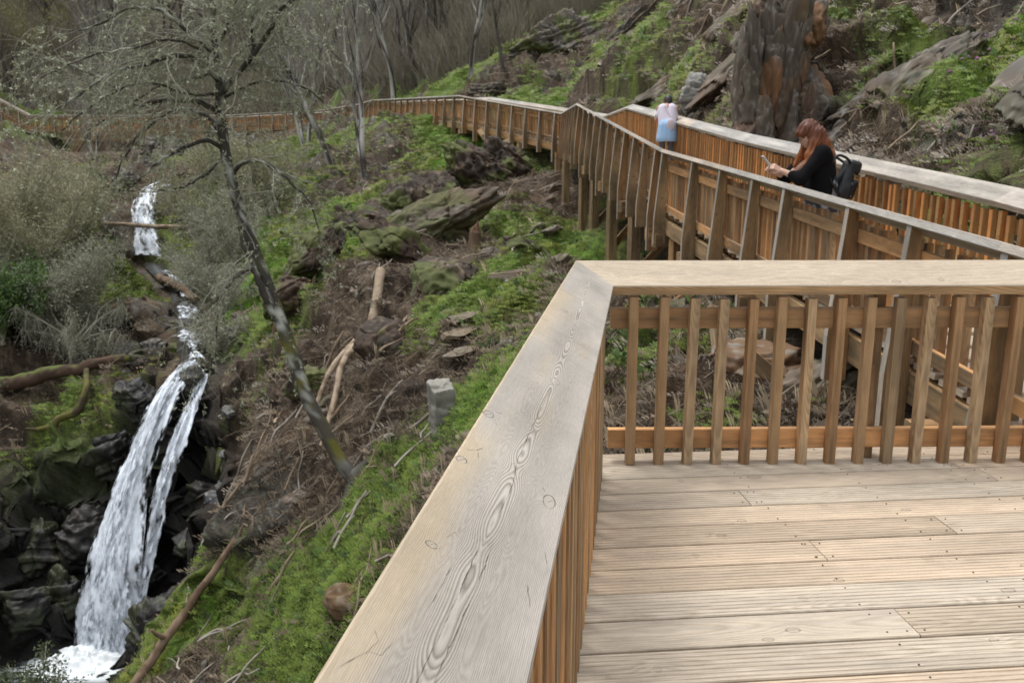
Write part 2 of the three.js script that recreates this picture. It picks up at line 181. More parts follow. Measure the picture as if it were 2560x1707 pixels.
function soil(x, y, z, out) {
  const a = fbm(x * 3.1, z * 3.1, 3, 41), b = n2(x * 13, z * 13, 44), c = n2(x * 31, z * 31, 45), g = greenness(x, z) + 0.35 * a + 0.16 * b + 0.08 * c, rk = rockiness(x, z);
  const li = smooth(0.0, 0.55, a + 0.45 * b + 0.4 * c + 0.1), er = smooth(0.25, 0.5, n2(x * 0.7, z * 0.7, 47) + 0.3 * b);
  const gr = smooth(0.02, 0.45, g + 0.25 * c)*0.9, lu = smooth(0.5, 1.1, g), ro = rk * smooth(0.15, 0.4, fbm(x * 1.5 + 7, z * 1.9, 3, 49) * 1.4 + 0.2 * c + 0.12) * smooth(0.55, 0.15, g), lc = smooth(0.34, 0.62, b * 0.6 + c * 0.6 + 0.3 * a);
  const hb = 0.0; const wt = wetness(x, z, y), mo = smooth(0.1, 0.4, n2(x * 1.1 + 4, z * 1.1, 51) + 0.3 * b);
  for (let q = 0; q < 3; q++) {
    let v = lerp(C.duff[q], C.litter[q], li); v = lerp(v, C.earth[q], er * 0.55);
    v = lerp(v, lerp(C.rock[q], C.lichen[q], lc * 0.8), ro);
    v = lerp(v, lerp(lerp(C.green[q], C.moss[q], mo * 0.7), C.lush[q], lu), gr * (1 - ro * 0.7));
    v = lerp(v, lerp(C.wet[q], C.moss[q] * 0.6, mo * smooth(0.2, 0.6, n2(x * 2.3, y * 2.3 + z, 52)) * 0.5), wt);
    out[q] = v * (1 + 0.18 * c + 0.12 * b);
  }
}
const detail = (() => { const n = 512, px = new Uint8Array(n * n * 4), bp = new Uint8Array(n * n * 4), P = (x, y, f, s) => { // tileable
    const i = Math.floor(x * f), j = Math.floor(y * f); let u = x * f - i, v = y * f - j; u = u * u * (3 - 2 * u); v = v * v * (3 - 2 * v); const h = (a, b) => h2(((a % f) + f) % f, ((b % f) + f) % f, s); return lerp(lerp(h(i, j), h(i + 1, j), u), lerp(h(i, j + 1), h(i + 1, j + 1), u), v); };
  for (let j = 0; j < n; j++) for (let i = 0; i < n; i++) { const x = i / n, y = j / n; const a = 0.3 * P(x, y, 12, 1) + 0.3 * P(x, y, 40, 2) + 0.4 * P(x, y, 120, 3), st = P(x, y, 60, 5) > 0.80 ? 0.25 : 0; const v = clamp(0.42 + a * 0.85 + st * 0.4) * 255, o = (j * n + i) * 4; px[o] = v; px[o + 1] = v; px[o + 2] = v * 0.98; px[o + 3] = 255; bp[o] = bp[o + 1] = bp[o + 2] = clamp(a + st) * 255; bp[o + 3] = 255; }
  return { map: dataTex(px, n, n, true), bump: dataTex(bp, n, n, false) }; })();
{
  const az = [], rad = [], D2 = Math.PI / 180;
  for (let a = -180; a < -50; a += 6) az.push(a); for (let a = -50; a < 50; a += 0.155) az.push(a); for (let a = 50; a <= 180; a += 6) az.push(a); az[az.length - 1] = 180;
  for (let r = 0.8; r < 5; r *= 1.03) rad.push(r); for (let r = 5; r < 32; r *= 1.0027) rad.push(r); for (let r = 32; r < 95; r *= 1.006) rad.push(r); for (let r = 95; r < 700; r *= 1.05) rad.push(r);
  const na = az.length, nr = rad.length, pos = new Float32Array(na * nr * 3), uv = new Float32Array(na * nr * 2), col = new Float32Array(na * nr * 3), idx = new Uint32Array((na - 1) * (nr - 1) * 6), c = [0, 0, 0];
  for (let j = 0; j < nr; j++) for (let i = 0; i < na; i++) {
    let k = j * na + i, x = rad[j] * Math.sin(az[i] * D2), z = -rad[j] * Math.cos(az[i] * D2);
    const inView = Math.abs(az[i]) <= 50; let y;
    if (rad[j] > 160) { const e = 160 / rad[j]; y = tps(x * e, z * e) * 0.9 + 12 * n2(x * 0.01, z * 0.01, 3) + (rad[j] - 160) * 0.05; } else y = ground(x, z, inView);
    if (!inView) y = Math.min(y, 40);
    soil(x, y, z, c);
    const wt = inView ? wetness(x, z, y) : 0, rk = inView ? rockiness(x, z) : 0, am = inView && rad[j] > 5 && rad[j] < 60 ? Math.max(wt * 0.55, 0.13 + rk * 0.17) : 0;
    if (am > 0.02) { if (wt > 0.3) { y += wt * (0.22 * (0.5 - Math.abs(n3(x * 2.2, y * 3.1, z * 2.2, 65))) + 0.10 * (0.5 - Math.abs(n3(x * 6, y * 7, z * 6, 66)))); z += wt * 0.5 * (h2(Math.floor(y * 2.6 + 1.5 * n2(x * 1.2, z * 1.2, 67)), Math.floor(x * 1.7 + 0.6 * n2(x * 3, y * 3, 68)), 5) - 0.5) * 0.5; } const ox = am * fbm3(x * 1.5, y * 2.3, z * 1.5, 3, 61) * 1.7; z += am * fbm3(x * 1.5 + 9, y * 2.3, z * 1.5, 3, 71) * 1.7; x += ox; }
    pos[k * 3] = x; pos[k * 3 + 1] = y; pos[k * 3 + 2] = z; uv[k * 2] = (x + y * 0.6) / 1.3; uv[k * 2 + 1] = (z - y * 0.7) / 1.3; col.set(c, k * 3);
  }
  let o = 0; for (let j = 0; j < nr - 1; j++) for (let i = 0; i < na - 1; i++) { const a = j * na + i; idx[o++] = a; idx[o++] = a + 1; idx[o++] = a + na; idx[o++] = a + 1; idx[o++] = a + na + 1; idx[o++] = a + na; }
  const g = new THREE.BufferGeometry(); g.setAttribute('position', new THREE.BufferAttribute(pos, 3)); g.setAttribute('uv', new THREE.BufferAttribute(uv, 2)); g.setAttribute('color', new THREE.BufferAttribute(col, 3)); g.setIndex(new THREE.BufferAttribute(idx, 1)); g.computeVertexNormals();
  M.soil = std({ vertexColors: true, map: detail.map, bumpMap: detail.bump, bumpScale: 0.025, roughness: 0.93 });
  const t = struct('hillside_terrain', g, M.soil); tag(t, 'steep ravine hillside of grass, brown litter and dark ledges', 'hillside', null, 'structure');
  console.log('terrain', na, nr);
}

// ---------------------------------------------------------------- railings
// a railing follows a line of [x, z, floor]; u is measured outwards from the inner edge of the handrail
const RAIL = [[0, 0.90], [0.19, 1.0], [0.2156, 0.951], [0.0256, 0.851]];
function mitres(pts, side) {
  const n = pts.length, out = [], nrm = []; for (let i = 0; i + 1 < n; i++) { const dx = pts[i + 1][0] - pts[i][0], dz = pts[i + 1][1] - pts[i][1], l = Math.hypot(dx, dz); nrm.push([side * dz / l, -side * dx / l]); }
  for (let i = 0; i < n; i++) { const a = nrm[Math.max(0, i - 1)], b = nrm[Math.min(n - 2, i)]; let mx = a[0] + b[0], mz = a[1] + b[1]; const l = Math.hypot(mx, mz); mx /= l; mz /= l; const c = mx * a[0] + mz * a[1]; out.push([mx / c, mz / c]); }
  return { m: out, n: nrm };
}
const at = (p, m, u, y) => V(p[0] + m[0] * u, p[2] + y, p[1] + m[1] * u);
function chamferSection(sec, c) { const r = [], n = sec.length; for (let i = 0; i < n; i++) { const p = sec[i], a = sec[(i + n - 1) % n], b = sec[(i + 1) % n]; for (const q of [a, b]) { const l = Math.hypot(q[0] - p[0], q[1] - p[1]); r.push([p[0] + (q[0] - p[0]) / l * c, p[1] + (q[1] - p[1]) / l * c]); } } return r; }
const RAILC = chamferSection(RAIL, 0.004);
function railBoard(p, q, mp, mq, R, side, wid = 0.25) { // one handrail board between two stations
  const ur = Math.max(0, 1 - Math.hypot(q[0] - p[0], q[1] - p[1], q[2] - p[2]) / LEN), S = [0, 1, 2, 3].map(() => ({ s: Math.floor(R() * NS), u: R() * ur, off: 0.05 })), st = []; for (let k = 0; k < 8; k++) st.push(S[(k >> 1) % 4]);
  let A = RAILC.map(([u, y]) => at(p, mp, u, y)), B = RAILC.map(([u, y]) => at(q, mq, u, y));
  if (side > 0) { A.reverse(); B.reverse(); }
  return prism(A, B, st, wid, R());
}
const mix3 = (a, b, t) => a.map((v, i) => lerp(v, b[i], t));
const balGeo = new Map();
function balusterGeo(H, W, T, k, wid) { const key = [H, W, T, k].join(); if (!balGeo.has(key)) { const R = rng(500 + k * 7); const g = beam(H, W, T, R, wid, 0.003); g.rotateZ(Math.PI / 2); balGeo.set(key, g); } return balGeo.get(key); }
function postGeo(prof, th, seed) { // profile [u, y] polygon extruded along the run by th
  const R = rng(seed), A = prof.map(([u, y]) => V(-th / 2, y, u)), B = prof.map(([u, y]) => V(th / 2, y, u)), st = prof.map(() => ({ s: Math.floor(R() * NS), u: R(), off: 0.02 }));
  // sides run upright: swap so that the grain follows the height
  const pos = [], uv = [], idx = []; let o = 0; const n = prof.length;
  const grp = []; const face = (vs, s, u0, f, mi = 0) => { grp.push([idx.length, (vs.length - 2) * 3, mi]); for (const v of vs) { pos.push(v.x, v.y, v.z); const c = f(v); uv.push(u0 + v.y / LEN, (s + clamp(c, 0.03, 0.97)) / NS); } for (let k = 1; k < vs.length - 1; k++) idx.push(o, o + k, o + k + 1); o += vs.length; };
  for (let k = 0; k < n; k++) { const k2 = (k + 1) % n; face([A[k], A[k2], B[k2], B[k]], st[k].s, st[k].u, (v) => (v.x + th / 2) / 0.26, prof[k][0] > 0.15 && prof[k2][0] > 0.15 ? 1 : 0); }
  face(A.slice().reverse(), Math.floor(R() * NS), R(), (v) => v.z / 0.26 + 0.08); face(B, Math.floor(R() * NS), R(), (v) => v.z / 0.26 + 0.08);
  const g = geoFrom(pos, uv, idx); for (const [a, b, c] of grp) g.addGroup(a, b, c); return g;
}
const TAPER = [[0.125, 0.92], [0.125, -0.42], [0.30, -0.42], [0.30, -0.06], [0.205, 0.945]];
const PLAIN = [[0.125, 0.92], [0.125, -0.30], [0.215, -0.30], [0.205, 0.945]];
const postVariants = {}; function postVariant(kind, k) { const key = kind + k; if (!postVariants[key]) postVariants[key] = postGeo(kind === 'taper' ? TAPER : kind === 'long' ? TAPER.map(([u, y]) => [u, y < -0.3 ? -0.62 : y]) : PLAIN, 0.065, 900 + k * 13); return postVariants[key]; }
function orient(mesh, p, n) { mesh.position.copy(p); mesh.rotation.y = Math.atan2(n[0], n[1]); return mesh; } // local +z turned to the outward normal n
function railing(root, pts, side, o) {
  const { m, n } = mitres(pts, side), R = rng(o.seed), bal = [];
  for (let i = 0; i + 1 < pts.length; i++) {
    const a = pts[i], b = pts[i + 1], L = Math.hypot(b[0] - a[0], b[1] - a[1], b[2] - a[2]), nm = n[i], out = V(nm[0], 0, nm[1]), pieces = Math.max(1, Math.round(L / (o.piece || 3.2)));
    for (let k = 0; k < pieces; k++) { const t0 = k / pieces, t1 = (k + 1) / pieces - (k + 1 < pieces ? 0.003 / L : 0); add('handrail', railBoard(mix3(a, b, t0), mix3(a, b, t1), mix3(m[i], m[i + 1], t0), mix3(m[i], m[i + 1], t1), R, side), o.railMat, root); }
    for (const [y0, y1, nm2] of [[0.68, 0.78, 'upper_rail'], [0.07, 0.17, 'lower_rail']]) for (let k = 0; k < pieces; k++) {
      const t0 = k / pieces, t1 = (k + 1) / pieces - (k + 1 < pieces ? 0.004 / L : 0), p = at(mix3(a, b, t0), mix3(m[i], m[i + 1], t0), 0.098, (y0 + y1) / 2), q = at(mix3(a, b, t1), mix3(m[i], m[i + 1], t1), 0.098, (y0 + y1) / 2);
      aim(add(nm2, beam(p.distanceTo(q), 0.04, y1 - y0, R, 0.10), o.boardMat, root), p, q, out); }
    const nb = Math.max(1, Math.round((L - (o.gapA || 0)) / o.balPitch));
    for (let k = 0; k < nb; k++) { const t = (k + 0.5) / nb + (R() - 0.5) * 0.012 / L * 4, c = mix3(a, b, t); bal.push([at(c, nm, 0.0525, -0.015), nm, Math.floor(R() * 6), (R() - 0.5) * 0.02, (R() - 0.5) * 0.012]); }
    if (o.posts !== false) { const ps = o.postAt && o.postAt[i] ? o.postAt[i] : Array.from({ length: Math.max(1, Math.round(L / o.postPitch)) }, (_, k, N = Math.max(1, Math.round(L / o.postPitch))) => (k + 0.5) / N);
      ps.forEach((t, k) => { const c = mix3(a, b, t), kind = o.postKind === 'taper' && (k % 3 === 0) ? 'long' : o.postKind; orient(add('post', postVariant(kind, Math.floor(R() * 5)), [o.postMat, M.railTop], root), at(c, nm, 0, 0), nm); }); }
    if (o.beam !== false) { const p = at(a, m[i], 0.085, -0.16), q = at(b, m[i + 1], 0.085, -0.16); aim(add('side_beam', beam(p.distanceTo(q), 0.07, 0.22, R, 0.26, 0.006), M.post, root), p, q, out); }
  }
  if (o.mergeBal) { const gs = bal.map(([p, nm, k, dy]) => { const g = balusterGeo(0.84, 0.05, 0.045, k, 0.10).clone(); g.rotateY(Math.atan2(nm[0], nm[1])); g.translate(p.x, p.y + dy, p.z); return g; }); const s = add('balusters', mergeGeometries(gs), o.balMat, root); s.userData.kind = 'stuff'; }
  else for (const [p, nm, k, dy, tl] of bal) { const b = orient(add('baluster', balusterGeo(0.84, 0.05, 0.045, k, 0.10), o.balMat, root), p, nm); b.position.y += dy; b.rotation.z = tl; }
}

// ---------------------------------------------------------------- viewing platform
const platform = thing('viewing_platform', 'pale timber viewing deck with tilted handrail nearest the camera', 'viewing platform');
{ // long weathered handrail: its grain, knots and checks as they lie on the board (s from the corner, t from the inner edge)
  const KN = [[1.095, 0.160, 0.0125, 1.15, 1], [1.148, 0.109, 0.008, 2.6, 0], [0.55, 0.075, 0.007, 1.4, 0], [1.447, 0.112, 0.008, 2.4, 0], [1.95, 0.099, 0.013, 1.9, 0.6], [2.348, 0.117, 0.009, 2.4, 0.4], [2.595, 0.108, 0.014, 2.6, 0.3], [2.644, 0.033, 0.0115, 2.3, 1], [2.974, 0.179, 0.009, 0.9, 1], [2.402, 0.203, 0.011, 1.5, 1], [2.67, 0.203, 0.010, 1.3, 1], [2.92, 0.112, 0.014, 2.4, 0.25], [3.25, 0.114, 0.014, 2.4, 0.3], [0.85, 0.118, 0.006, 2, 0.2], [0.32, 0.13, 0.006, 1.5, 0.2], [3.6, 0.05, 0.01, 1.4, 1], [1.75, 0.02, 0.004, 1.6, 0.6], [2.2, 0.02, 0.004, 1.6, 0.6]];
  const CR = [[[2.1, 0.105], [2.35, 0.110], [2.55, 0.112], [2.66, 0.104], [2.80, 0.108]], [[2.86, 0.101], [2.95, 0.099], [3.06, 0.1], [3.16, 0.104], [3.4, 0.106]], [[2.90, 0.117], [3.05, 0.118], [3.2, 0.121], [3.4, 0.126]], [[2.62, 0.205], [2.60, 0.188], [2.575, 0.180]], [[2.598, 0.186], [2.63, 0.178]], [[2.41, 0.187], [2.44, 0.176]], [[2.37, 0.195], [2.36, 0.175]], [[3.29, 0.205], [3.24, 0.185], [3.235, 0.17], [3.20, 0.163]], [[3.25, 0.186], [3.215, 0.18], [3.20, 0.19]], [[2.60, 0.052], [2.615, 0.044]], [[2.86, 0.01], [2.82, 0.02]], [[2.94, 0.166], [2.91, 0.158], [2.92, 0.148]], [[1.70, 0.0], [1.68, 0.03]], [[2.15, 0.0], [2.13, 0.035]], [[3.0, 0.02], [2.93, 0.034]], [[2.99, 0.1405], [3.12, 0.1455]]];
  const W = 2048, H = 256, WID = 0.2147;
  const make = (s0, s1, seed) => {
    const px = new Uint8Array(W * H * 4), bp = new Uint8Array(W * H * 4);
    for (let j = 0; j < H; j++) for (let i = 0; i < W; i++) {
      const s = lerp(s0, s1, (i + 0.5) / W), t = (j + 0.5) / H * WID;
      const c = 0.108 + 0.006 * Math.sin(s * 2.1 + 1), dep = 0.004 + 0.011 * (0.5 + 0.5 * Math.sin(s * 8.1 + 0.6)) + 0.003 * Math.sin(s * 19);
      let r = Math.hypot(t - c, dep) * (1 + 0.05 * n2(s * 2.3, t * 20, 81)) + 0.0008 * n2(s * 9, t * 60, 82), kn = 0, dark = 0, kr = 0;
      for (const q of KN) { const ds = s - q[0], dt = t - q[1]; if (Math.abs(ds) > 0.22) continue; const e = Math.hypot(ds / q[3], dt) / q[2]; r += q[2] * 0.85 * Math.exp(-Math.pow(ds / (q[2] * 4.2), 2) - Math.pow(dt / (q[2] * 2.1), 2)); if (e < 1.5) { const inn = smooth(1.08, 0.92, e); kn = Math.max(kn, inn * (0.35 + 0.65 * q[4])); kr = e; const edge = Math.exp(-Math.pow((e - 1.0) / 0.075, 2)); dark = Math.max(dark, edge * (0.05 + 0.85 * q[4] * q[4] * (0.55 + 0.45 * n2(Math.atan2(dt, ds) * 1.6, q[0] * 9, 83)))); if (q[4] > 0.8 && e < 0.9) dark = Math.max(dark, 0.55 * Math.exp(-Math.pow((dt - ds * 0.5) / 0.0006, 2)) * (n2(s * 300, 1, 84) > -0.2 ? 1 : 0)); } }
      for (const ln of CR) for (let k = 0; k + 1 < ln.length; k++) { const a = ln[k], b = ln[k + 1]; if (s < Math.min(a[0], b[0]) - 0.01 || s > Math.max(a[0], b[0]) + 0.01) continue; const dx = b[0] - a[0], dy = b[1] - a[1], u = clamp(((s - a[0]) * dx + (t - a[1]) * dy) / (dx * dx + dy * dy)); const wob = 0.0008 * n2(s * 45, k, 85) + 0.0004 * n2(s * 160, k, 86), d = Math.hypot((s - a[0] - dx * u) * 0.6, t - a[1] - dy * u + wob); const wd = 0.0003 + 0.0004 * (0.5 + 0.5 * n2(s * 22, k + 3, 87)); const end = smooth(0, 0.25, u + k) * smooth(0, 0.3, ln.length - 1 - u - k); dark = Math.max(dark, 0.8 * (0.35 + 0.65 * smooth(-0.5, 0.3, n2(s * 60, k * 3 + t * 20, 98))) * end * Math.exp(-(d / wd) * (d / wd))); }
      const sp = lerp(0.0050, 0.00235, smooth(0.006, 0.05, r)), L = ring(r / sp + 0.15 * n2(s * 5, t * 50, 88)) * lerp(0.95, 0.75, smooth(0.02, 0.08, Math.abs(t - c)));
      const fine = n2(s * 38, t * 2600, 89) * 0.5 + n2(s * 130, t * 900, 90) * 0.3, mo = n2(s * 3.1, t * 16, 91) * 0.06 + n2(s * 11, t * 30, 92) * 0.03;
      const saw = smooth(0.2, 0.8, n2(s * 55, t * 4, 93)) * lerp(0.04, 0.015, smooth(1.2, 2.2, s));
      const honey = smooth(0.135, 0.21, t + 0.02 * n2(s * 3.3, t * 9, 94)) * smooth(-0.55, 0.35, n2(s * 2.1 + 4, t * 10, 95) + smooth(1.8, 2.8, s) * 0.35) + 0.30 * smooth(0.3, 0.9, n2(s * 2.7, t * 22, 96)) + 0.8 * smooth(0.206, 0.214, t);
      const E = [188, 181, 172], D = [132, 122, 111], Ho = [194, 177, 150], HoD = [160, 137, 108], Kc = [184, 174, 162], o = (j * W + i) * 4;
      for (let q = 0; q < 3; q++) { let v = lerp(lerp(E[q], D[q], L), lerp(Ho[q], HoD[q], L), clamp(honey) * 0.8); v = lerp(v, Kc[q] * (1 - 0.14 * ring(kr * 3.2)), kn * 0.5); v *= 1 + fine * 0.085 + mo - saw; v *= 1 - dark * 0.8; px[o + q] = clamp(v, 0, 255); }
      px[o + 3] = 255; bp[o] = bp[o + 1] = bp[o + 2] = clamp(170 - L * 42 + fine * 25 - dark * 150 + n2(s * 2, t * 12, 97) * 25, 0, 255); bp[o + 3] = 255;
    }
    const o = { map: dataTex(px, W, H, true, false), bumpMap: dataTex(bp, W, H, false, false) }; return std({ ...o, bumpScale: 0.0016, roughness: 0.78 });
  };
  // three lengths of one board: far end, middle, near end; the top face carries its own grain, the edges plain brown wood
  const dir = V(-0.1457, 0, 0.9893), Pt = (s) => [0.479 + dir.x * s, -4.005 + dir.z * s, 0], nA = [-0.9893, -0.1457], mC = (() => { const b = [-0.0144, -0.9999]; let x = nA[0] + b[0], z = nA[1] + b[1]; const l = Math.hypot(x, z); x /= l; z /= l; const c = x * nA[0] + z * nA[1]; return [x / c, z / c]; })();
  const R = rng(77), root = add('handrail', new THREE.BufferGeometry(), M.railTop, platform);
  const cuts = [0, 1.75, 3.42, 5.0]; const mats = [make(-0.2, 1.75, 1), make(1.75, 3.42, 2), null]; mats[2] = mats[1];
  const pos = [], uv = [], groups = []; let nv = 0;
  for (let k = 0; k < 3; k++) {
    const m0 = k === 0 ? mC : nA, p0 = Pt(cuts[k]), p1 = Pt(cuts[k + 1]), A = RAILC.map(([u, y]) => at(p0, m0, u, y)), B = RAILC.map(([u, y]) => at(p1, nA, u, y)), s0 = k === 0 ? -0.2 : cuts[k], s1 = cuts[k + 1];
    // RAILC faces: 1 = top (between inner-top and outer-top)
    for (let q = 0; q < 8; q++) { const quad = [A[q], B[q], B[(q + 1) % 8], A[(q + 1) % 8]], top = q === 1, bev = q === 0 || q === 2, st = nv;
      const U = (v) => { const s = (v.x - 0.479) * dir.x + (v.z + 4.005) * dir.z; return top || bev ? (k === 2 ? 1 - (s - 3.42) / 1.67 : (s - s0) / (s1 - s0)) : s / LEN; };
      const vv = top ? [0.012, 0.012, 0.99, 0.99] : bev ? (q === 0 ? [0.002, 0.002, 0.012, 0.012] : [0.992, 0.992, 1, 1]) : [0.31, 0.31, 0.37, 0.37];
      for (const id of [0, 1, 2, 0, 2, 3]) { pos.push(...quad[id].toArray()); uv.push(U(quad[id]), vv[id]); nv++; }
      groups.push([st, nv - st, top || bev ? k : 3]); }
  }
  const g = geoFrom(pos, uv); for (const [a, b, c] of groups) g.addGroup(a, b, c); root.geometry = g; root.material = [mats[0], mats[1], mats[2], M.brown];
  // front handrail, mitred into it
  const pB = [[0.479, -4.005, 0], [2.95, -4.0405, 0]], mB = [mC, [-0.0144, -0.9999]];
  const gB = (() => { const A = RAILC.map(([u, y]) => at(pB[0], mB[0], u, y)), B = RAILC.map(([u, y]) => at(pB[1], mB[1], u, y)), pos = [], uv = [], grp = []; let n = 0;
    for (let q = 0; q < 8; q++) { const quad = [A[q], A[(q + 1) % 8], B[(q + 1) % 8], B[q]].reverse(), top = q <= 2 || q >= 6, st = n, base = q === 1 ? 2 : 5, v0 = q === 1 ? 0.04 : q === 7 ? 0.3 : 0.02, v1 = q === 1 ? 0.9 : q === 7 ? 0.52 : 0.06; const v = [v0, v1, v1, v0].reverse();
      for (const id of [0, 1, 2, 0, 2, 3]) { pos.push(...quad[id].toArray()); uv.push(quad[id].x / LEN + 0.2, (base + v[id]) / NS); n++; } grp.push([st, n - st, q === 1 || q === 0 || q === 2 ? 0 : 1]); }
    const g = geoFrom(pos, uv); for (const [a, b, c] of grp) g.addGroup(a, b, c); return g; })();
  add('handrail', gB, [M.railPale, M.brown], platform);
  const R2 = rng(78);
  // balusters, rails and posts of both sides
  const sides = [{ p: Pt(0.06), q: Pt(4.9), n: nA, pitch: 0.118, first: 0.12 }, { p: [0.479, -4.005, 0], q: [2.95, -4.04, 0], n: [-0.0144, -0.9999], pitch: 0.1425, first: 0.108 }];
  sides.forEach((s, si) => {
    const L = Math.hypot(s.q[0] - s.p[0], s.q[1] - s.p[1]), out = V(s.n[0], 0, s.n[1]);
    for (let d = s.first; d < L; d += s.pitch) { const c = mix3(s.p, s.q, d / L), b = orient(add('baluster', balusterGeo(0.84, 0.05, 0.045, Math.floor(R2() * 6), 0.10), M.brown, platform), at(c, s.n, 0.0525, -0.004 + (R2() - 0.5) * 0.012), s.n); b.rotation.z = (R2() - 0.5) * 0.012; }
    for (const [y0, y1, nm, x0] of [[0.68, 0.78, 'upper_rail', 0], [0.07, 0.17, 'lower_rail', 0]]) { const p = at(s.p, s.n, 0.098, (y0 + y1) / 2), q = at(s.q, s.n, 0.098, (y0 + y1) / 2); aim(add(nm, beam(p.distanceTo(q), 0.04, y1 - y0, R2, 0.10), M.brown, platform), p, q, out); }
    for (const d of si ? [1.32, 2.2] : [0.35, 1.5, 2.65, 3.8, 4.7]) orient(add('post', postVariant('plain', Math.floor(R2() * 5)), [M.post, M.railTop], platform), at(mix3(s.p, s.q, d / L), s.n, 0, 0), s.n);
  });
}
{ // deck: grooved boards, each with its own joints
  const R = rng(91), ang = 5.2 * Math.PI / 180, dx = V(Math.cos(ang), 0, -Math.sin(ang)), dz = V(Math.sin(ang), 0, Math.cos(ang)), o = V(0.449, 0, -4.013), pitch = 0.1785;
  const joints = [[1.75], [1.83], [0.56], [1.83], [1.29], [0.66], [2.9], [1.32], [0.72], [2.6], [3.2], [1.5]];
  const boardGeo = (L, k, rr) => { // profile across the board with shallow grooves
    const w = 0.1665, sec = [], n = 7, gd = k === 1 ? 0.0006 : 0.0032; sec.push([0.003, 0]); for (let i = 0; i < n; i++) { const c = w * (i + 0.75) / (n + 0.5), hw = 0.0042; sec.push([c - hw, 0], [c - hw * 0.45, -gd], [c + hw * 0.45, -gd], [c + hw, 0]); } sec.push([w - 0.003, 0], [w, -0.004], [w, -0.032], [0, -0.032], [0, -0.004]);
    const pos = [], uv = [], idx = [], m = sec.length, s = Math.floor(rr() * NS), ul = Math.max(LEN, L * 1.01), u0 = rr() * Math.max(0, 1 - L / ul); let at0 = 0;
    for (let i = 0; i < m; i++) { const a = sec[i], b = sec[(i + 1) % m]; for (const [x, p] of [[0, a], [0, b], [L, b], [L, a]]) { pos.push(x, p[1], p[0]); uv.push(u0 + x / ul, (s + clamp(0.02 + p[0] / 0.18 + (p[1] < -0.01 ? p[1] : 0), 0.01, 0.98)) / NS); } idx.push(at0, at0 + 1, at0 + 2, at0, at0 + 2, at0 + 3); at0 += 4; }
    for (const x of [0, L]) { const q = [[x, 0, 0.002], [x, -0.003, 0.165], [x, -0.032, 0.1665], [x, -0.032, 0]]; for (const p of q) { pos.push(...p); uv.push(u0, (s + 0.5) / NS); } idx.push(at0, at0 + 1, at0 + 2, at0, at0 + 2, at0 + 3); at0 += 4; }
    const g = geoFrom(pos, uv, idx); return g; };
  const screws = [];
  for (let r = -1; r < 25; r++) {
    const base = o.clone().addScaledVector(dz, pitch * r);
    // left end lies just outside the feet of the long side
    const sA = (base.z + 4.005) / 0.9893, xl = 0.479 - 0.1457 * sA - 0.10; let t = (xl - base.x) / dx.x; const end = 4.45 / dx.x - base.x; const js = r >= 0 && r < 12 ? joints[r].map((j) => j) : [R() * 3]; const cuts = [t, ...js.filter((j) => j > t + 0.3 && j < end - 0.3), end];
    for (let k = 0; k + 1 < cuts.length; k++) { const L = cuts[k + 1] - cuts[k] - 0.0035, m = add('deck_board', boardGeo(L, r === 1 || (r === 8 && k === 0) ? 1 : 0, R), M.deck, platform); m.position.copy(base).addScaledVector(dx, cuts[k]); m.position.y = (R() - 0.5) * 0.002; m.rotation.y = ang; m.rotation.x = (R() - 0.5) * 0.006; }
    for (const jx of [0.62, 1.15, 1.68, 2.21, ...js.map((j) => j - 0.03), ...js.map((j) => j + 0.03)]) for (const w of [0.03, 0.14]) screws.push(base.clone().addScaledVector(dx, jx + (R() - 0.5) * 0.01).addScaledVector(dz, w + (R() - 0.5) * 0.008));
  }
  const dots = screws.filter((p) => p.z < 0.2).map((p) => { const g = new THREE.CylinderGeometry(0.0032, 0.0032, 0.0024, 6); g.translate(p.x, 0.0016, p.z); return g; });
  const sc = add('screw_heads', mergeGeometries(dots), std({ color: lin(0.09, 0.075, 0.06), roughness: 0.5, metalness: 0.4 }), platform); sc.userData.kind = 'stuff';
  for (const x of [0.9, 1.9, 2.9, 3.9]) { const p = V(x, -0.125, -4.3), q = V(x - 0.5, -0.125, 0.2); aim(add('joist', beam(p.distanceTo(q), 0.07, 0.18, R, 0.26), M.post, platform), p, q, V(1, 0, 0)); }
  const p = V(0.30, -0.13, -4.10), q = V(4.3, -0.13, -4.42); aim(add('rim_beam', beam(p.distanceTo(q), 0.08, 0.19, R, 0.26), M.post, platform), p, q, V(0, 0, -1));
  for (const [x, z] of [[0.35, -3.6], [0.1, -1.9], [2.2, -4.1], [4.0, -4.2], [2.2, -1.5]]) { const y = ground(x, z) - 0.3, b = aim(add('leg', beam(-0.22 - y, 0.15, 0.15, R, 0.26), M.post, platform), V(x, y, z), V(x, -0.22, z), V(1, 0, 0)); }
}

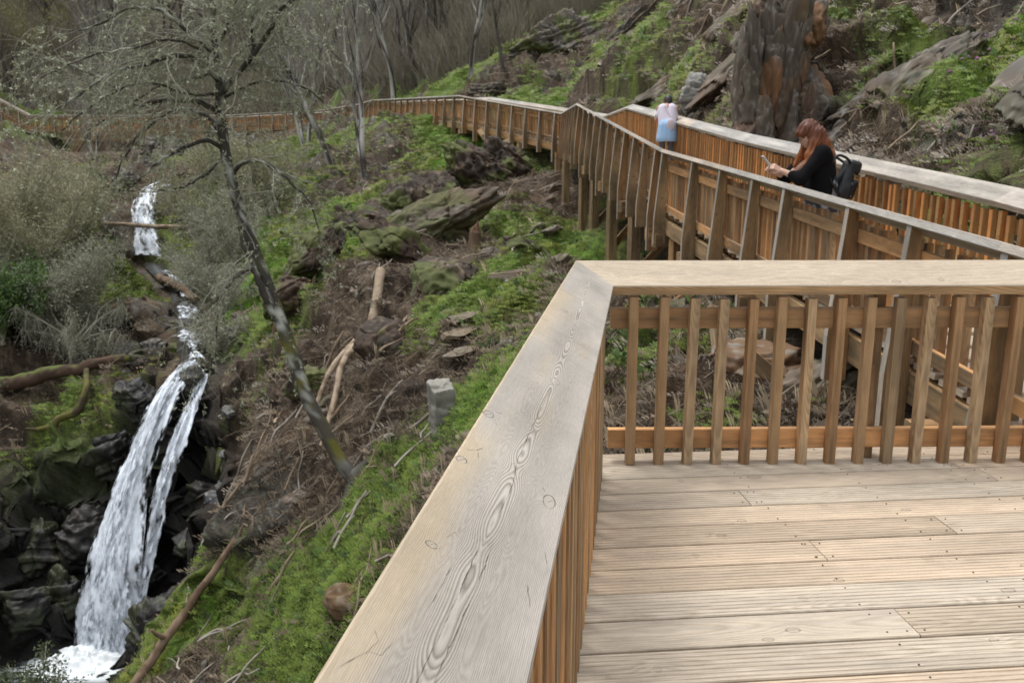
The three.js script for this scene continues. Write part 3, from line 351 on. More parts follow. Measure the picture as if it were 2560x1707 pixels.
// ---------------------------------------------------------------- walkway: five lengths of timber ramp and bridge
const inset = (pts, side) => { const { m } = mitres(pts, side); return pts.map((p, i) => [p[0] - m[i][0] * 0.19, p[1] - m[i][1] * 0.19, p[2]]); };
const NEARI = inset(NEAR, 1), FARI = inset(FARR, -1);
function stretch(name, label, i0, i1, o) {
  const t = thing(name, label, name === 'footbridge' ? 'footbridge' : 'walkway', [0, 0, 0], 'timber walkway climbing along the ravine'), nr = NEARI.slice(i0, i1 + 1), fr2 = FARI.slice(i0, i1 + 1);
  railing(t, nr, 1, { seed: 100 + i0, railMat: M.railTop, boardMat: M.brown, balMat: M.brown, postMat: M.post, balPitch: 0.145, postPitch: 1.0, postKind: 'taper', ...o, ...o.near });
  railing(t, fr2, -1, { seed: 150 + i0, railMat: M.railTop, boardMat: M.orange, balMat: M.orange, postMat: M.post, balPitch: 0.145, postPitch: 1.4, postKind: 'plain', ...o, ...o.far });
  // floor: cross boards
  const R = rng(200 + i0), merged = [];
  for (let i = 0; i + 1 < nr.length; i++) { const L = Math.hypot(nr[i + 1][0] - nr[i][0], nr[i + 1][1] - nr[i][1]), n = Math.ceil(L / (o.tread || 0.30));
    for (let k = 0; k < n; k++) { const tt = (k + 0.5) / n, a = mix3(nr[i], nr[i + 1], tt), b = mix3(fr2[i], fr2[i + 1], tt), y = lerp(a[2], b[2], 0.5), p = V(a[0] - 0.1, y - 0.022, a[1]), q = V(b[0] + 0.08, y - 0.022, b[1]), nm = V(nr[i + 1][0] - nr[i][0], 0, nr[i + 1][1] - nr[i][1]).normalize(); const g = beam(p.distanceTo(q), L / n - 0.008, 0.04, R, 0.18);
      if (o.treadParts) { aim(add('tread', g, M.deck, t), p, q, nm); } else { const m = aim(new THREE.Mesh(g), p, q, nm); m.updateMatrix(); g.applyMatrix4(m.matrix); merged.push(g); } } }
  if (merged.length) add('floor_boards', mergeGeometries(merged), M.deck, t).userData.kind = 'stuff';
  return t;
}
function legs(t, list, sz = 0.15) { const R = rng(333); for (const [x, y, z, yb] of list) { const b = Math.min(yb ?? 1e9, ground(x, z) - 0.25); aim(add('leg', beam(y - b, sz, sz, R, 0.26, 0.008), M.post, t), V(x, b, z), V(x, y, z), V(0.3, 0, 1).normalize()); } }
function brace(t, p, q, w = 0.06, h = 0.14) { const R = rng(Math.floor(p[0] * 100 + q[2] * 7)); aim(add('brace', beam(V(...p).distanceTo(V(...q)), w, h, R, 0.26, 0.005), M.post, t), V(...p), V(...q), V(0.2, 0, 1).normalize()); }
function crossBeam(t, i, s, dy = -0.36, ext = 0.10) { const a = mix3(NEAR[i], NEAR[i + 1], s), b = mix3(FARR[i], FARR[i + 1], s), d = V(b[0] - a[0], 0, b[1] - a[1]).normalize(), p = V(a[0], a[2] + dy, a[1]).addScaledVector(d, -ext), q = V(b[0], a[2] + dy, b[1]).addScaledVector(d, 0.2), R = rng(i * 31 + Math.floor(s * 100)); aim(add('cross_beam', beam(p.distanceTo(q), 0.14, 0.20, R, 0.26, 0.006), M.post, t), p, q, V(d.z, 0, -d.x)); return [p, q]; }
const tPost = (z, i) => (z - NEAR[i][1]) / (NEAR[i + 1][1] - NEAR[i][1]);
const W0 = stretch('walkway', 'nearest timber walkway where the red haired woman stands', 0, 3, { balPitch: 0.135, treadParts: true, tread: 0.33, near: { postAt: [[0.9], [tPost(-5.74, 1), 0.99], [tPost(-8.06, 2), tPost(-8.97, 2), tPost(-10.13, 2), tPost(-11.38, 2), 0.99]] }, far: { postPitch: 1.6 } });
{ for (const s of [0.35, 0.75]) { crossBeam(W0, 2, s); } crossBeam(W0, 1, 0.3); crossBeam(W0, 2, 0.995);
  legs(W0, [[2.86, -0.12, -5.5], [3.7, -0.1, -5.6], [2.68, 0.0, -8.9], [3.5, 0.05, -9.1], [2.52, 0.2, -11.6], [2.45, 0.28, -12.9], [3.5, 0.2, -12.2], [2.78, 0.0, -7.1]]);
  brace(W0, [2.1, -0.9, -5.6], [3.3, -0.05, -5.7]); brace(W0, [2.05, -0.2, -7.2], [3.3, -1.2, -7.4]); brace(W0, [2.0, -0.7, -11.7], [3.3, 0.2, -12]); brace(W0, [1.9, -1.0, -7.1], [2.1, -0.05, -8.8]); }
const W1 = stretch('walkway', 'climbing timber walkway bay on tall legs below the person in white', 3, 4, { balPitch: 0.135, near: { postPitch: 0.78 } });
{ for (const s of [0.05, 0.3, 0.55, 0.8]) crossBeam(W1, 3, s);
  legs(W1, [[2.18, 0.50, -15.4], [3.4, 0.6, -15.6], [2.02, 0.85, -17.5], [3.2, 1.0, -17.8], [1.86, 1.10, -19.6], [3.0, 1.2, -19.8], [1.75, 1.32, -21.4], [2.9, 1.3, -21.6]], 0.18);
  brace(W1, [2.15, -0.7, -15.55], [3.3, 0.5, -15.7]); brace(W1, [2.0, -0.4, -17.65], [3.15, 0.9, -17.9]); brace(W1, [1.85, -0.1, -19.75], [2.95, 1.1, -19.9]); }
const W2 = stretch('walkway', 'level timber walkway bay with slanting struts over the dark bank', 4, 6, { balPitch: 0.16, near: { postPitch: 0.95 }, mergeBal: true });
{ for (const [i, s] of [[4, 0.1], [4, 0.5], [5, 0.02], [5, 0.35], [5, 0.7], [5, 0.97]]) crossBeam(W2, i, s, -0.36, 0.12);
  brace(W2, [0.9, 0.35, -29.6], [-0.2, 2.0, -31.6], 0.2, 0.24); brace(W2, [0.1, 0.9, -31.5], [-1.2, 2.4, -33.4], 0.2, 0.24); legs(W2, [[1.45, 1.35, -23.5], [1.45, 1.4, -27.8], [2.9, 1.4, -27.8]], 0.17); }
const W3 = stretch('walkway', 'curving timber walkway crossing the grassy bank below the birches', 6, 9, { balPitch: 0.2, near: { postPitch: 1.35 }, far: { balMat: M.brown, boardMat: M.brown }, mergeBal: true });
{ for (const s of [0.1, 0.3, 0.5, 0.7, 0.9]) crossBeam(W3, 6, s, -0.36, 0.12); legs(W3, [[-3.5, 2.6, -38.8], [-5.4, 2.9, -44], [-7.6, 3.2, -50.5], [-9.3, 3.2, -54.5], [-8.0, 3.2, -55.5], [-10.6, 3.2, -57.4], [-9.4, 3.2, -58.2], [-13.2, 3.2, -61.6]], 0.2); brace(W3, [-9.3, 1.6, -54.5], [-8.0, 3.0, -55.5], 0.1, 0.16); brace(W3, [-10.6, 1.6, -57.4], [-9.4, 3.0, -58.2], 0.1, 0.16); }
const W4 = stretch('footbridge', 'straight timber footbridge spanning the stream at the far left', 9, 12, { balPitch: 0.2, near: { postPitch: 1.35 }, far: { balMat: M.brown, boardMat: M.brown }, mergeBal: true });
{ const R = rng(5); legs(W4, [[-17.2, 3.1, -64.0], [-16.4, 3.1, -65.1], [-20.9, 3.0, -66.2], [-38.2, 4.2, -65.5]], 0.2);
  const p = V(-33.4, 2.95, -65.75), q = V(-21.6, 2.95, -65.75); aim(add('main_girder', beam(p.distanceTo(q), 0.2, 0.75, R, 0.26, 0.01), M.brown, W4), p, q, V(0, 0, 1));
  for (const [a, b] of [[[-31.9, 2.7, -65.6], [-33.3, 1.1, -65.6]], [[-23.6, 2.7, -65.6], [-22.2, 1.1, -65.6]]]) { brace(W4, a, b, 0.3, 0.45); const A = V(...a), B = V(...b), d = B.clone().sub(A).normalize(); const e = aim(add('strut_shoe', beam(0.42, 0.33, 0.48, R, 0.26), std({ color: 0xb9c0c8, roughness: 0.5, metalness: 0.3 }), W4), B.clone().addScaledVector(d, -0.3), B.clone().addScaledVector(d, 0.12), V(0.2, 0, 1).normalize()); } }

// ---------------------------------------------------------------- water
function streakTex(seed, w, h, cover, fx, fy) { const px = new Uint8Array(w * h * 4); for (let j = 0; j < h; j++) for (let i = 0; i < w; i++) { const u = i / w, v = j / h; const a = 0.55 * n2(u * fx, v * fy, seed) + 0.4 * n2(u * fx * 2.3, v * fy * 2.6, seed + 1) + 0.22 * n2(u * fx * 4, v * fy * 5, seed + 2) + 0.10 * n2(u * fx * 7, v * fy * 14, seed + 3); const edge = smooth(0, 0.24 + 0.10 * n2(v * 9, 1, seed), u) * smooth(0, 0.24 + 0.10 * n2(v * 9, 2, seed), 1 - u); const al = smooth(-0.15, 0.55, a * 0.9 + cover - (1 - edge) * 1.1); const o = (j * w + i) * 4, g = 178 + 74 * clamp(0.45 + 0.9 * a); px[o] = g * 0.95; px[o + 1] = g * 0.98; px[o + 2] = Math.min(255, g * 1.02); px[o + 3] = al * 255; } const t = dataTex(px, w, h, true, false); return t; }
const foamMat = (t) => std({ map: t, transparent: true, roughness: 0.55, side: THREE.DoubleSide });
function ribbon(path, widths, seed, lift, nu = 26, nv = 110) {
  const cur = new THREE.CatmullRomCurve3(path.map((p) => V(...p))), pos = [], uv = [], idx = [];
  for (let j = 0; j <= nv; j++) { const t = j / nv, p = cur.getPoint(t), tg = cur.getTangent(t), f = t * (widths.length - 1), i0 = Math.min(Math.floor(f), widths.length - 2), w = lerp(widths[i0], widths[i0 + 1], f - i0), right = V(1, 0, 0.22).normalize(), nrm = tg.clone().cross(right).normalize(); if (nrm.z < 0) nrm.negate();
    for (let i = 0; i <= nu; i++) { const u = i / nu - 0.5, b = 0.10 * w * (1 - 4 * u * u), d = 0.05 * n2(u * 5, t * 7, seed) + 0.012 * n2(u * 14, t * 12, seed), q = p.clone().addScaledVector(right, u * w * (1 + 0.08 * n2(t * 14, u > 0 ? 1 : 7, seed))).addScaledVector(nrm, lift + b + d); pos.push(q.x, q.y, q.z); uv.push(i / nu, t); } }
  for (let j = 0; j < nv; j++) for (let i = 0; i < nu; i++) { const a = j * (nu + 1) + i; idx.push(a, a + 1, a + nu + 1, a + 1, a + nu + 2, a + nu + 1); }
  return geoFrom(pos, uv, idx);
}
function fallThing(name, label, layers) { const t = thing(name, label, 'waterfall'); for (const [pn, path, wd, seed, lift, cover, fx, fy] of layers) { const m = add(pn, ribbon(path, wd, seed, lift), foamMat(streakTex(seed, 128, 512, cover, fx, fy)), t); m.userData.kind = 'stuff'; } return t; }
const wMain = [0.34, 0.42, 0.5, 0.58, 0.68, 0.82, 1.08, 1.28, 1.38], wSec = [0.2, 0.26, 0.34, 0.4, 0.36, 0.3, 0.34, 0.45];
fallThing('waterfall', 'tall white waterfall plunging into the dark pool', [['main_stream', FALL, wMain.map((w) => w * 1.14), 301, 0.02, 0.85, 9, 20], ['main_stream', FALL, wMain, 302, 0.08, 0.36, 12, 22], ['main_stream', FALL, wMain.map((w) => w * 0.9), 303, 0.13, 0.2, 14, 24], ['side_stream', FALL2, wSec.map((w) => w * 1.15), 304, 0.03, 0.6, 6, 16], ['side_stream', FALL2, wSec, 305, 0.10, 0.18, 7, 26]]);
fallThing('cascade', 'upper white cascade under the fallen pale trunk', [['cascade_sheet', CASC, [0.5, 1.0, 1.15, 1.1, 1.5], 311, 0.08, 0.42, 8, 14], ['cascade_sheet', CASC, [0.4, 0.8, 1.0, 0.9, 1.2], 312, 0.22, 0.16, 9, 16]]);
fallThing('cascade', 'small distant cascade under the footbridge', [['cascade_sheet', TOPC, [0.5, 0.8, 0.7], 313, 0.25, 0.36, 5, 8]]);
{ const run = (a, b) => STREAM.slice(a, b); const t = thing('stream_rapids', 'white rapids stepping down between the two falls', 'rapids');
  for (const [pth, w, s, cv] of [[run(1, 3), [0.3, 0.5], 321, 0.05], [run(2, 4), [0.45, 0.25], 322, 0.28], [run(4, 6), [0.8, 0.6], 323, 0.22], [run(6, 8), [1.0, 0.8], 324, 0.24], [run(7, 9), [0.5, 0.5], 325, 0.1]]) add('rapid', ribbon(pth, w, s, 0.10, 16, 50), foamMat(streakTex(s, 128, 256, cv, 6, 9)), t).userData.kind = 'stuff';
  const bed = []; for (let k = 0; k + 1 < STREAM.length; k++) bed.push(ribbon(STREAM.slice(k, k + 2), [0.8, 0.8], 330 + k, -0.10, 6, 6)); const m = struct('stream', mergeGeometries(bed), new THREE.MeshPhysicalMaterial({ color: lin(0.022, 0.02, 0.016), roughness: 0.3 })); }
{ // plunge pool and its foam
  const pos = [], uv = [], idx = [], nr = 14, na = 60; for (let j = 0; j <= nr; j++) for (let i = 0; i <= na; i++) { const a = i / na * Math.PI * 2, r = j / nr * (1.9 + 0.3 * n2(Math.cos(a) * 2, Math.sin(a) * 2, 9)); const x = -8.1 + r * 1.3 * Math.cos(a), z = -13.6 + r * 1.15 * Math.sin(a); pos.push(x, POOL_Y + 0.02 * n2(x * 4, z * 4, 3) + 0.012 * n2(x * 11, z * 11, 4), z); uv.push(x, z); }
  for (let j = 0; j < nr; j++) for (let i = 0; i < na; i++) { const a = j * (na + 1) + i; idx.push(a, a + na + 1, a + 1, a + 1, a + na + 1, a + na + 2); }
  struct('plunge_pool', geoFrom(pos, uv, idx), new THREE.MeshPhysicalMaterial({ color: lin(0.022, 0.026, 0.022), roughness: 0.08 }));
  { const ps = [], uvs = [], ix = [], A = 70, B = 26; for (let j2 = 0; j2 <= B; j2++) for (let i2 = 0; i2 <= A; i2++) { const a = i2 / A * Math.PI * 2, r = j2 / B, x = -8.0 + 0.95 * r * Math.cos(a) - 0.15 * r, z = -14.62 + 0.5 * r * Math.sin(a) + 0.10 * r, e = 1 - r * r; ps.push(x + 0.03 * n2(x * 9, z * 9, 5), POOL_Y + 0.02 + e * (0.16 + 0.10 * n2(x * 5, z * 7, 11) + 0.07 * n2(x * 14, z * 14, 12) + 0.035 * n2(x * 34, z * 34, 13)), z); uvs.push(0.5 + 0.5 * r * Math.cos(a), 0.5 + 0.5 * r * Math.sin(a)); }
    for (let j2 = 0; j2 < B; j2++) for (let i2 = 0; i2 < A; i2++) { const a = j2 * (A + 1) + i2; ix.push(a, a + 1, a + A + 1, a + 1, a + A + 2, a + A + 1); }
    const f = add('foam', geoFrom(ps, uvs, ix), std({ color: lin(0.80, 0.84, 0.86), roughness: 0.6, side: THREE.DoubleSide })); tag(f, 'white foam boiling at the foot of the waterfall', 'foam', null, 'stuff'); }
  const n = 128, px = new Uint8Array(n * n * 4); for (let j = 0; j < n; j++) for (let i = 0; i < n; i++) { const u = i / n * 2 - 1, v = j / n * 2 - 1, r = Math.hypot(u, v), a = smooth(1.0, 0.25, r + 0.3 * n2(u * 4, v * 4, 6)) * smooth(-0.35, 0.35, n2(u * 9, v * 14, 7) + 0.6 * n2(u * 22, v * 30, 8) + 0.75 * (1 - r)); const o = (j * n + i) * 4; px[o] = 232; px[o + 1] = 238; px[o + 2] = 240; px[o + 3] = a * 255; }
  const sg = new THREE.PlaneGeometry(2.9, 1.7, 20, 20); sg.rotateX(-Math.PI / 2); const pa = sg.attributes.position; for (let k = 0; k < pa.count; k++) pa.setY(k, 0.02 * n2(pa.getX(k) * 5, pa.getZ(k) * 5, 2)); sg.computeVertexNormals();
  const sh = add('foam_sheet', sg, foamMat(dataTex(px, n, n, true, false))); sh.position.set(-8.15, POOL_Y + 0.045, -14.2); tag(sh, 'thin foam streaks spreading over the dark pool', 'foam', null, 'stuff');
}

// ---------------------------------------------------------------- rocks
const MARKS = [[-0.86, -10.2, 'the standing stone'], [-2.0, -10.6, 'the foot of the leaning tree'], [-2.7, -14.5, 'the forked log'], [-4.6, -11, 'the long brown log'], [-1.7, -8.6, 'the rusty stone'], [4.8, -15.8, 'the upright slabs'], [4.3, -13.7, 'the lichen boulder'], [6.6, -11.4, 'the broad ledge'], [7.6, -13.8, 'the pink flowers'], [-0.85, -19.2, 'the reddish stump'], [1.7, -17.6, 'the walkway legs'], [-2.6, -25, 'the dark bank'], [-4.3, -23, 'the grassy path'], [-0.75, -11.8, 'the flat stones'], [-7, -18, 'the waterfall lip'], [-13, -31, 'the upper cascade'], [-8.7, -23, 'the rapids'], [3.4, -18, 'the person in white'], [2.3, -47, 'the mossy crag'], [5, -44, 'the slanting crag'], [7.6, -16, 'the rooty ledge'], [-20, -52, 'the small distant cascade'], [-26, -60, 'the footbridge struts'], [4.4, -22, 'the pale grey boulder'], [-6, -16, 'the side stream'], [5.9, -9.4, 'the flat layered slab'], [-1.6, -21.4, 'the short cut stump'], [8.5, -24, 'the top of the cleared slope'], [4.5, -33, 'the level walkway']];
function nearMark(x, z) { let b = null, d = 1e9; for (const m of MARKS) { const q = Math.hypot(m[0] - x, m[1] - z); if (q < d) { d = q; b = m; } } const dx = x - b[0], dz = z - b[1]; return (Math.abs(dx) > Math.abs(dz) ? (dx < 0 ? 'left of ' : 'right of ') : (dz < 0 ? 'behind ' : 'in front of ')) + b[2]; }
const sizeWord = (s, a, b) => s < a ? 'small' : s < b ? 'middling' : 'large';
function rockGeo(seed, sx, sy, sz, o = {}) {
  const R = rng(seed), planes = []; for (let k = 0; k < (o.planes || 13); k++) { const n = V(R() * 2 - 1, R() * 2 - 1, R() * 2 - 1).normalize(); planes.push([n, 0.62 + R() * 0.34]); } if (o.box) { planes.length = 3; planes.forEach((p) => { p[1] = 0.98; }); for (const v of [[1, 0.05, 0], [-1, 0, 0.05], [0, 1, 0.1], [0, -1, 0], [0.05, 0, 1], [0, 0.06, -1]]) planes.push([V(...v).normalize(), 0.72]); }
  const det = o.detail || 22, g0 = new THREE.IcosahedronGeometry(1, det), p = g0.attributes.position, pos = [], key = new Map(), idx = [], col = [], v = V(0, 0, 0), base = o.base || [0.115, 0.098, 0.080], lich = o.lichen || [0.27, 0.265, 0.24], rust = o.rust ?? 0.15, moss = o.moss ?? 0.2, lc = o.lc ?? 0.3;
  for (let k = 0; k < p.count; k++) {
    v.fromBufferAttribute(p, k).normalize(); const id = Math.round(v.x * 4e3) + '_' + Math.round(v.y * 4e3) + '_' + Math.round(v.z * 4e3); let i = key.get(id);
    if (i === undefined) {
      let r = 1.15; for (const [n, d] of planes) { const q = v.dot(n); if (q > 0.05) r = Math.min(r, d / q); }
      r *= 1 + 0.10 * fbm3(v.x * 2.2, v.y * 2.2, v.z * 2.2, 3, seed); const x = v.x * r * sx, y = v.y * r * sy, z = v.z * r * sz, q = (o.strata || V(0, 1, 0)), s = x * q.x + y * q.y + z * q.z, f = o.freq || 9;
      const l0 = s * f + 0.8 * n3(x * 2, y * 2, z * 2, seed + 2), lf0 = l0 - Math.floor(l0), lay = (h2(Math.floor(l0), seed, 3) * 2 - 1) * smooth(0, 0.15, lf0) * smooth(1, 0.85, lf0), crk = Math.abs(n3(x * 2.6, y * 2.6, z * 2.6, seed + 5)), k2 = 1 + 0.10 * lay + 0.07 * (1 - 2 * Math.abs(n3(x * 5, y * 5, z * 5, seed + 6))) + 0.04 * n3(x * 15, y * 15, z * 15, seed + 7) - (o.crack ?? 0.16) * smooth(0.07, 0.0, crk);
      i = pos.length / 3; key.set(id, i); pos.push(x * k2, y * k2, z * k2);
      const a = n3(x * 5, y * 5, z * 5, seed + 8), b = n3(x * 17, y * 17, z * 17, seed + 9), L = smooth(0.25, 0.5, b * 0.7 + a * 0.45) * lc * 2, ru = smooth(0.1, 0.4, n3(x * 1.6 + 3, y * 1.0, z * 1.6, seed + 10) + 0.2 * a) * rust, mo = smooth(0.0, 0.3, n3(x * 2 + 9, y * 2, z * 2, seed + 11) + 0.25 * a) * moss, st = 1 + 0.22 * lay + 0.2 * b;
      const RU = [0.23, 0.098, 0.038], MO = [0.095, 0.115, 0.028]; for (let c = 0; c < 3; c++) { let w = lerp(base[c], lich[c], clamp(L)); w = lerp(w, RU[c], ru); w = lerp(w, MO[c], mo); col.push(w * st); }
    }
    idx.push(i);
  }
  return geoFrom(pos, null, idx, col);
}
M.rock = std({ vertexColors: true, roughness: 0.88 }); M.wet = std({ vertexColors: true, roughness: 0.6 });
function rock(label, x, z, s, seed, o = {}) { const m = add(o.name || 'rock', rockGeo(seed, s[0], s[1], s[2], o), o.wet ? M.wet : M.rock); m.position.set(x, (o.y ?? ground(x, z)) + (o.dy || 0), z); m.rotation.set(o.rx || 0, o.ry || 0, o.rz || 0); return tag(m, label, 'rock', o.group); }
{ // upright jointed outcrop above the walkway
  const t = thing('rock_outcrop', 'tall upright slabs of rust stained rock above the walkway', 'rock outcrop', [4.72, 1.3, -15.8]);
  const L = [[-0.75, 0.9, 0.15, 0.34, 1.55, 0.45, -0.10], [-0.42, 1.35, 0.0, 0.30, 1.9, 0.5, -0.05], [-0.12, 1.25, 0.05, 0.28, 2.0, 0.45, 0.05], [0.20, 1.5, -0.15, 0.30, 1.7, 0.45, 0.08], [0.50, 1.8, -0.3, 0.36, 1.2, 0.5, 0.16], [0.22, 0.55, 0.22, 0.22, 0.9, 0.28, 0.02], [0.62, 0.5, 0.15, 0.18, 0.85, 0.3, 0.12], [0.85, 1.2, -0.3, 0.40, 0.8, 0.5, 0.5], [-0.2, 2.5, -0.5, 0.7, 0.7, 0.6, 0.3], [-0.95, 0.3, 0.25, 0.3, 0.7, 0.4, -0.2], [0.5, 2.5, -0.9, 1.0, 0.5, 0.7, 0.5], [-0.55, 0.35, 0.4, 0.22, 0.75, 0.28, 0.06]];
  t.scale.set(0.74, 0.98, 0.9); L.forEach(([x, y, z, sx, sy, sz, rz], k) => { const m = add('slab', rockGeo(700 + k, sx, sy, sz, { strata: V(0.88, 0.42, 0.2), freq: 6, rust: k % 3 === 1 ? 0.7 : 0.3, moss: 0.12, lc: 0.2, base: [0.115, 0.09, 0.072], planes: 9, detail: 26 }), M.rock, t); m.position.set(x, y, z); m.rotation.set(0.05 + 0.16 * Math.sin(k * 2.3), k * 0.7, rz + 0.16 * Math.sin(k * 3.7 + 1)); });
}
{ const g = 'rock ledges on the hillside', R = rng(61);
  rock('grey lichen covered boulder leaning against the upright slabs', 4.3, -13.7, [0.8, 0.55, 0.7], 811, { lc: 0.55, base: [0.12, 0.115, 0.10], rz: 0.5, strata: V(0.7, 0.7, 0), freq: 12, moss: 0.1, rust: 0.02, dy: 0.0 });
  rock('broad layered grey ledge behind the walkway on the right', 6.6, -11.4, [1.9, 0.55, 0.9], 812, { lc: 0.3, base: [0.13, 0.118, 0.10], rz: 0.62, strata: V(-0.5, 0.86, 0), freq: 16, dy: 0.05 });
  rock('dark hollowed ledge with roots at the right edge', 7.0, -10.2, [1.5, 0.6, 0.7], 813, { lc: 0.2, base: [0.10, 0.088, 0.072], rz: 0.55, strata: V(-0.5, 0.86, 0), freq: 15 });
  rock('flat layered slab below the pink flowers', 5.9, -9.4, [1.1, 0.3, 0.6], 814, { lc: 0.25, rz: 0.6, strata: V(-0.5, 0.86, 0), freq: 18 });
  rock('long tilted ledge right of the upright slabs', 6.3, -15.2, [1.6, 0.4, 0.7], 815, { lc: 0.2, rz: 0.6, strata: V(-0.5, 0.86, 0), freq: 16, rust: 0.25 });
  rock('brown ledge topped with roots under the upper right grass', 7.6, -16, [1.5, 0.45, 0.8], 816, { rz: 0.5, strata: V(-0.5, 0.86, 0), freq: 15, rust: 0.3 });
  rock('pale grey boulder behind the person in white', 4.45, -21.8, [0.42, 0.6, 0.4], 817, { lc: 0.7, base: [0.26, 0.25, 0.23], rust: 0, moss: 0 });
  rock('mossy dark crag high in the middle of the slope', 2.3, -47, [2.2, 1.6, 1.6], 818, { moss: 0.8, rz: 0.4 });
  rock('dark slanting crag below the top of the slope', 5.0, -44, [2.8, 0.7, 1.2], 819, { rz: 0.75, lc: 0.25, base: [0.08, 0.068, 0.055] });
  rock('small dark crag between the two thin birches', -0.9, -43, [1.0, 0.9, 0.9], 820, { lc: 0.1, base: [0.08, 0.066, 0.05] });
  rock('brown mossy ledge below the grassy path', -1.9, -19.8, [1.5, 0.6, 0.8], 823, { lc: 0.15, base: [0.09, 0.07, 0.05], rz: 0.45, moss: 0.5 });
  rock('mossy rock hump beside the stone stack', -0.1, -14.0, [0.9, 0.5, 0.6], 825, { moss: 0.6, base: [0.09, 0.07, 0.05], rz: 0.3 });
  { const B = [[-4.0, -24.0, 0.9, 0.5, 0.7, 'lowest hump of the dark bank beside the grassy path'], [-3.1, -24.9, 1.1, 0.6, 0.8, 'broad dark earth bank above the grassy path'], [-2.1, -25.8, 1.0, 0.55, 0.8, 'mossy dark bank midway to the walkway struts'], [-1.1, -27.2, 1.2, 0.7, 0.9, 'dark undercut bank below the slanting struts'], [-0.2, -28.8, 1.0, 0.7, 0.8, 'dark bank under the level walkway'], [-5.0, -18.6, 0.8, 0.42, 0.6, 'dark earth bank behind the leaning trunk'], [-4.4, -19.6, 0.9, 0.4, 0.6, 'mossy bank above the leaning trunk'], [-1.3, -15.9, 0.8, 0.45, 0.6, 'dark bank between the stump and the front corner'], [-1.9, -13.2, 0.6, 0.35, 0.5, 'dark hollowed bank right of the forked log'], [-2.5, -18.4, 0.8, 0.35, 0.6, 'brown bank above the forked log'], [0.3, -18.6, 0.7, 0.35, 0.5, 'small dark bank left of the walkway legs'], [-3.6, -14.6, 0.6, 0.32, 0.5, 'dark bank behind the leaning tree in the brush']];
    B.forEach(([x, z, a, b, c, l], k) => { const m = add('earth_bank', rockGeo(1200 + k, a, b, c, { base: [0.05, 0.037, 0.027], lichen: [0.15, 0.11, 0.075], lc: 0.45, rust: 0.08, moss: 0.75, strata: V(-0.6, 0.8, 0), freq: 6, planes: 10 }), M.rock); m.position.set(x, ground(x, z) + b * 0.12, z); m.rotation.set(0.1, 0.5 + k, 0.42); tag(m, l, 'earth bank', 'dark banks of the slope'); }); }
  rock('reddish rock under the walkway braces', 2.2, -7.6, [0.6, 0.3, 0.4], 826, { base: [0.17, 0.095, 0.055], rust: 0.3, moss: 0.1, dy: 0.1 });
  rock('long striped rock under the nearest walkway', 2.5, -7.2, [0.8, 0.25, 0.35], 827, { base: [0.15, 0.12, 0.09], rz: 0.6, freq: 20, lc: 0.3 });
  rock('standing grey block of stone on the grassy slope', -0.86, -10.2, [0.19, 0.46, 0.17], 828, { base: [0.30, 0.285, 0.25], lc: 0.5, rust: 0.1, moss: 0.15, box: true, dy: 0.22, name: 'standing_stone', ry: 0.4, rz: 0.04 });
  [[-0.80, -11.3, 0.28, 0.09], [-0.72, -11.7, 0.22, 0.06], [-0.78, -12.0, 0.26, 0.07], [-0.70, -12.3, 0.30, 0.06]].forEach(([x, z, s, h], k) => rock('flat stone in the row above the standing block', x, z, [s, h, s * 0.7], 840 + k, { base: [0.20, 0.165, 0.12], rust: 0.2, moss: 0.1, dy: 0.05, rz: 0.2, group: 'flat stones above the standing block' }));
  rock('rusty brown stone half sunk in the lower slope', -1.75, -8.6, [0.26, 0.2, 0.22], 850, { crack: 0.0, base: [0.13, 0.085, 0.055], rust: 0.35, moss: 0.15, dy: 0.0 });
  rock('dark wet boulder splitting the top of the waterfall', -6.95, -17.9, [0.28, 0.34, 0.3], 851, { base: [0.04, 0.037, 0.033], lc: 0.15, rust: 0, moss: 0, wet: true, y: -3.25 });
  for (let k = 0; k < 14; k++) { const a = k / 13, x = lerp(-6.0, -5.4, R()) + a * 0.2, z = lerp(-17.2, -15.0, a), s = 0.10 + 0.14 * R(); rock(sizeWord(s, 0.14, 0.2) + ' glistening grey rock ' + nearMark(x, z), x - 0.2, z, [s, s * 0.7, s], 860 + k, { base: [0.07, 0.07, 0.07], lc: 0.4, lichen: [0.20, 0.205, 0.215], wet: true, rust: 0, moss: 0.1, dy: -0.02, group: 'wet rocks right of the waterfall' }); }
  [[-8.4, -17.3], [-8.7, -16.5], [-9.0, -15.7], [-9.3, -15.0], [-6.2, -16.6], [-6.35, -15.9], [-6.45, -15.1], [-6.3, -14.3], [-9.6, -16.2], [-10.1, -15.3], [-9.9, -14.2], [-10.3, -13.4], [-6.1, -13.5], [-8.3, -18.2], [-7.35, -16.0]].forEach(([x, z], k) => { const s = 0.38 + 0.25 * R(); rock((x < -7.7 ? 'black wet crag left of the waterfall ' : 'black wet crag right of the waterfall ') + (z < -17 ? 'near its top' : z < -15.6 ? 'halfway up' : z < -14.4 ? 'low down' : 'beside the pool') + (Math.abs(x + 7.6) < 1.5 ? ' touching the spray' : ' set back from it'), x, z, [s, s * 1.1, s * 0.8], 1300 + k, { base: [0.016, 0.0145, 0.013], lichen: [0.05, 0.049, 0.046], lc: 0.25, rust: 0.03, moss: 0.22, wet: true, rz: 0.3 * (R() - 0.5), ry: R() * 6, strata: V(0.2, 0.9, 0.2), freq: 9, group: 'wet crags round the waterfall' }); });
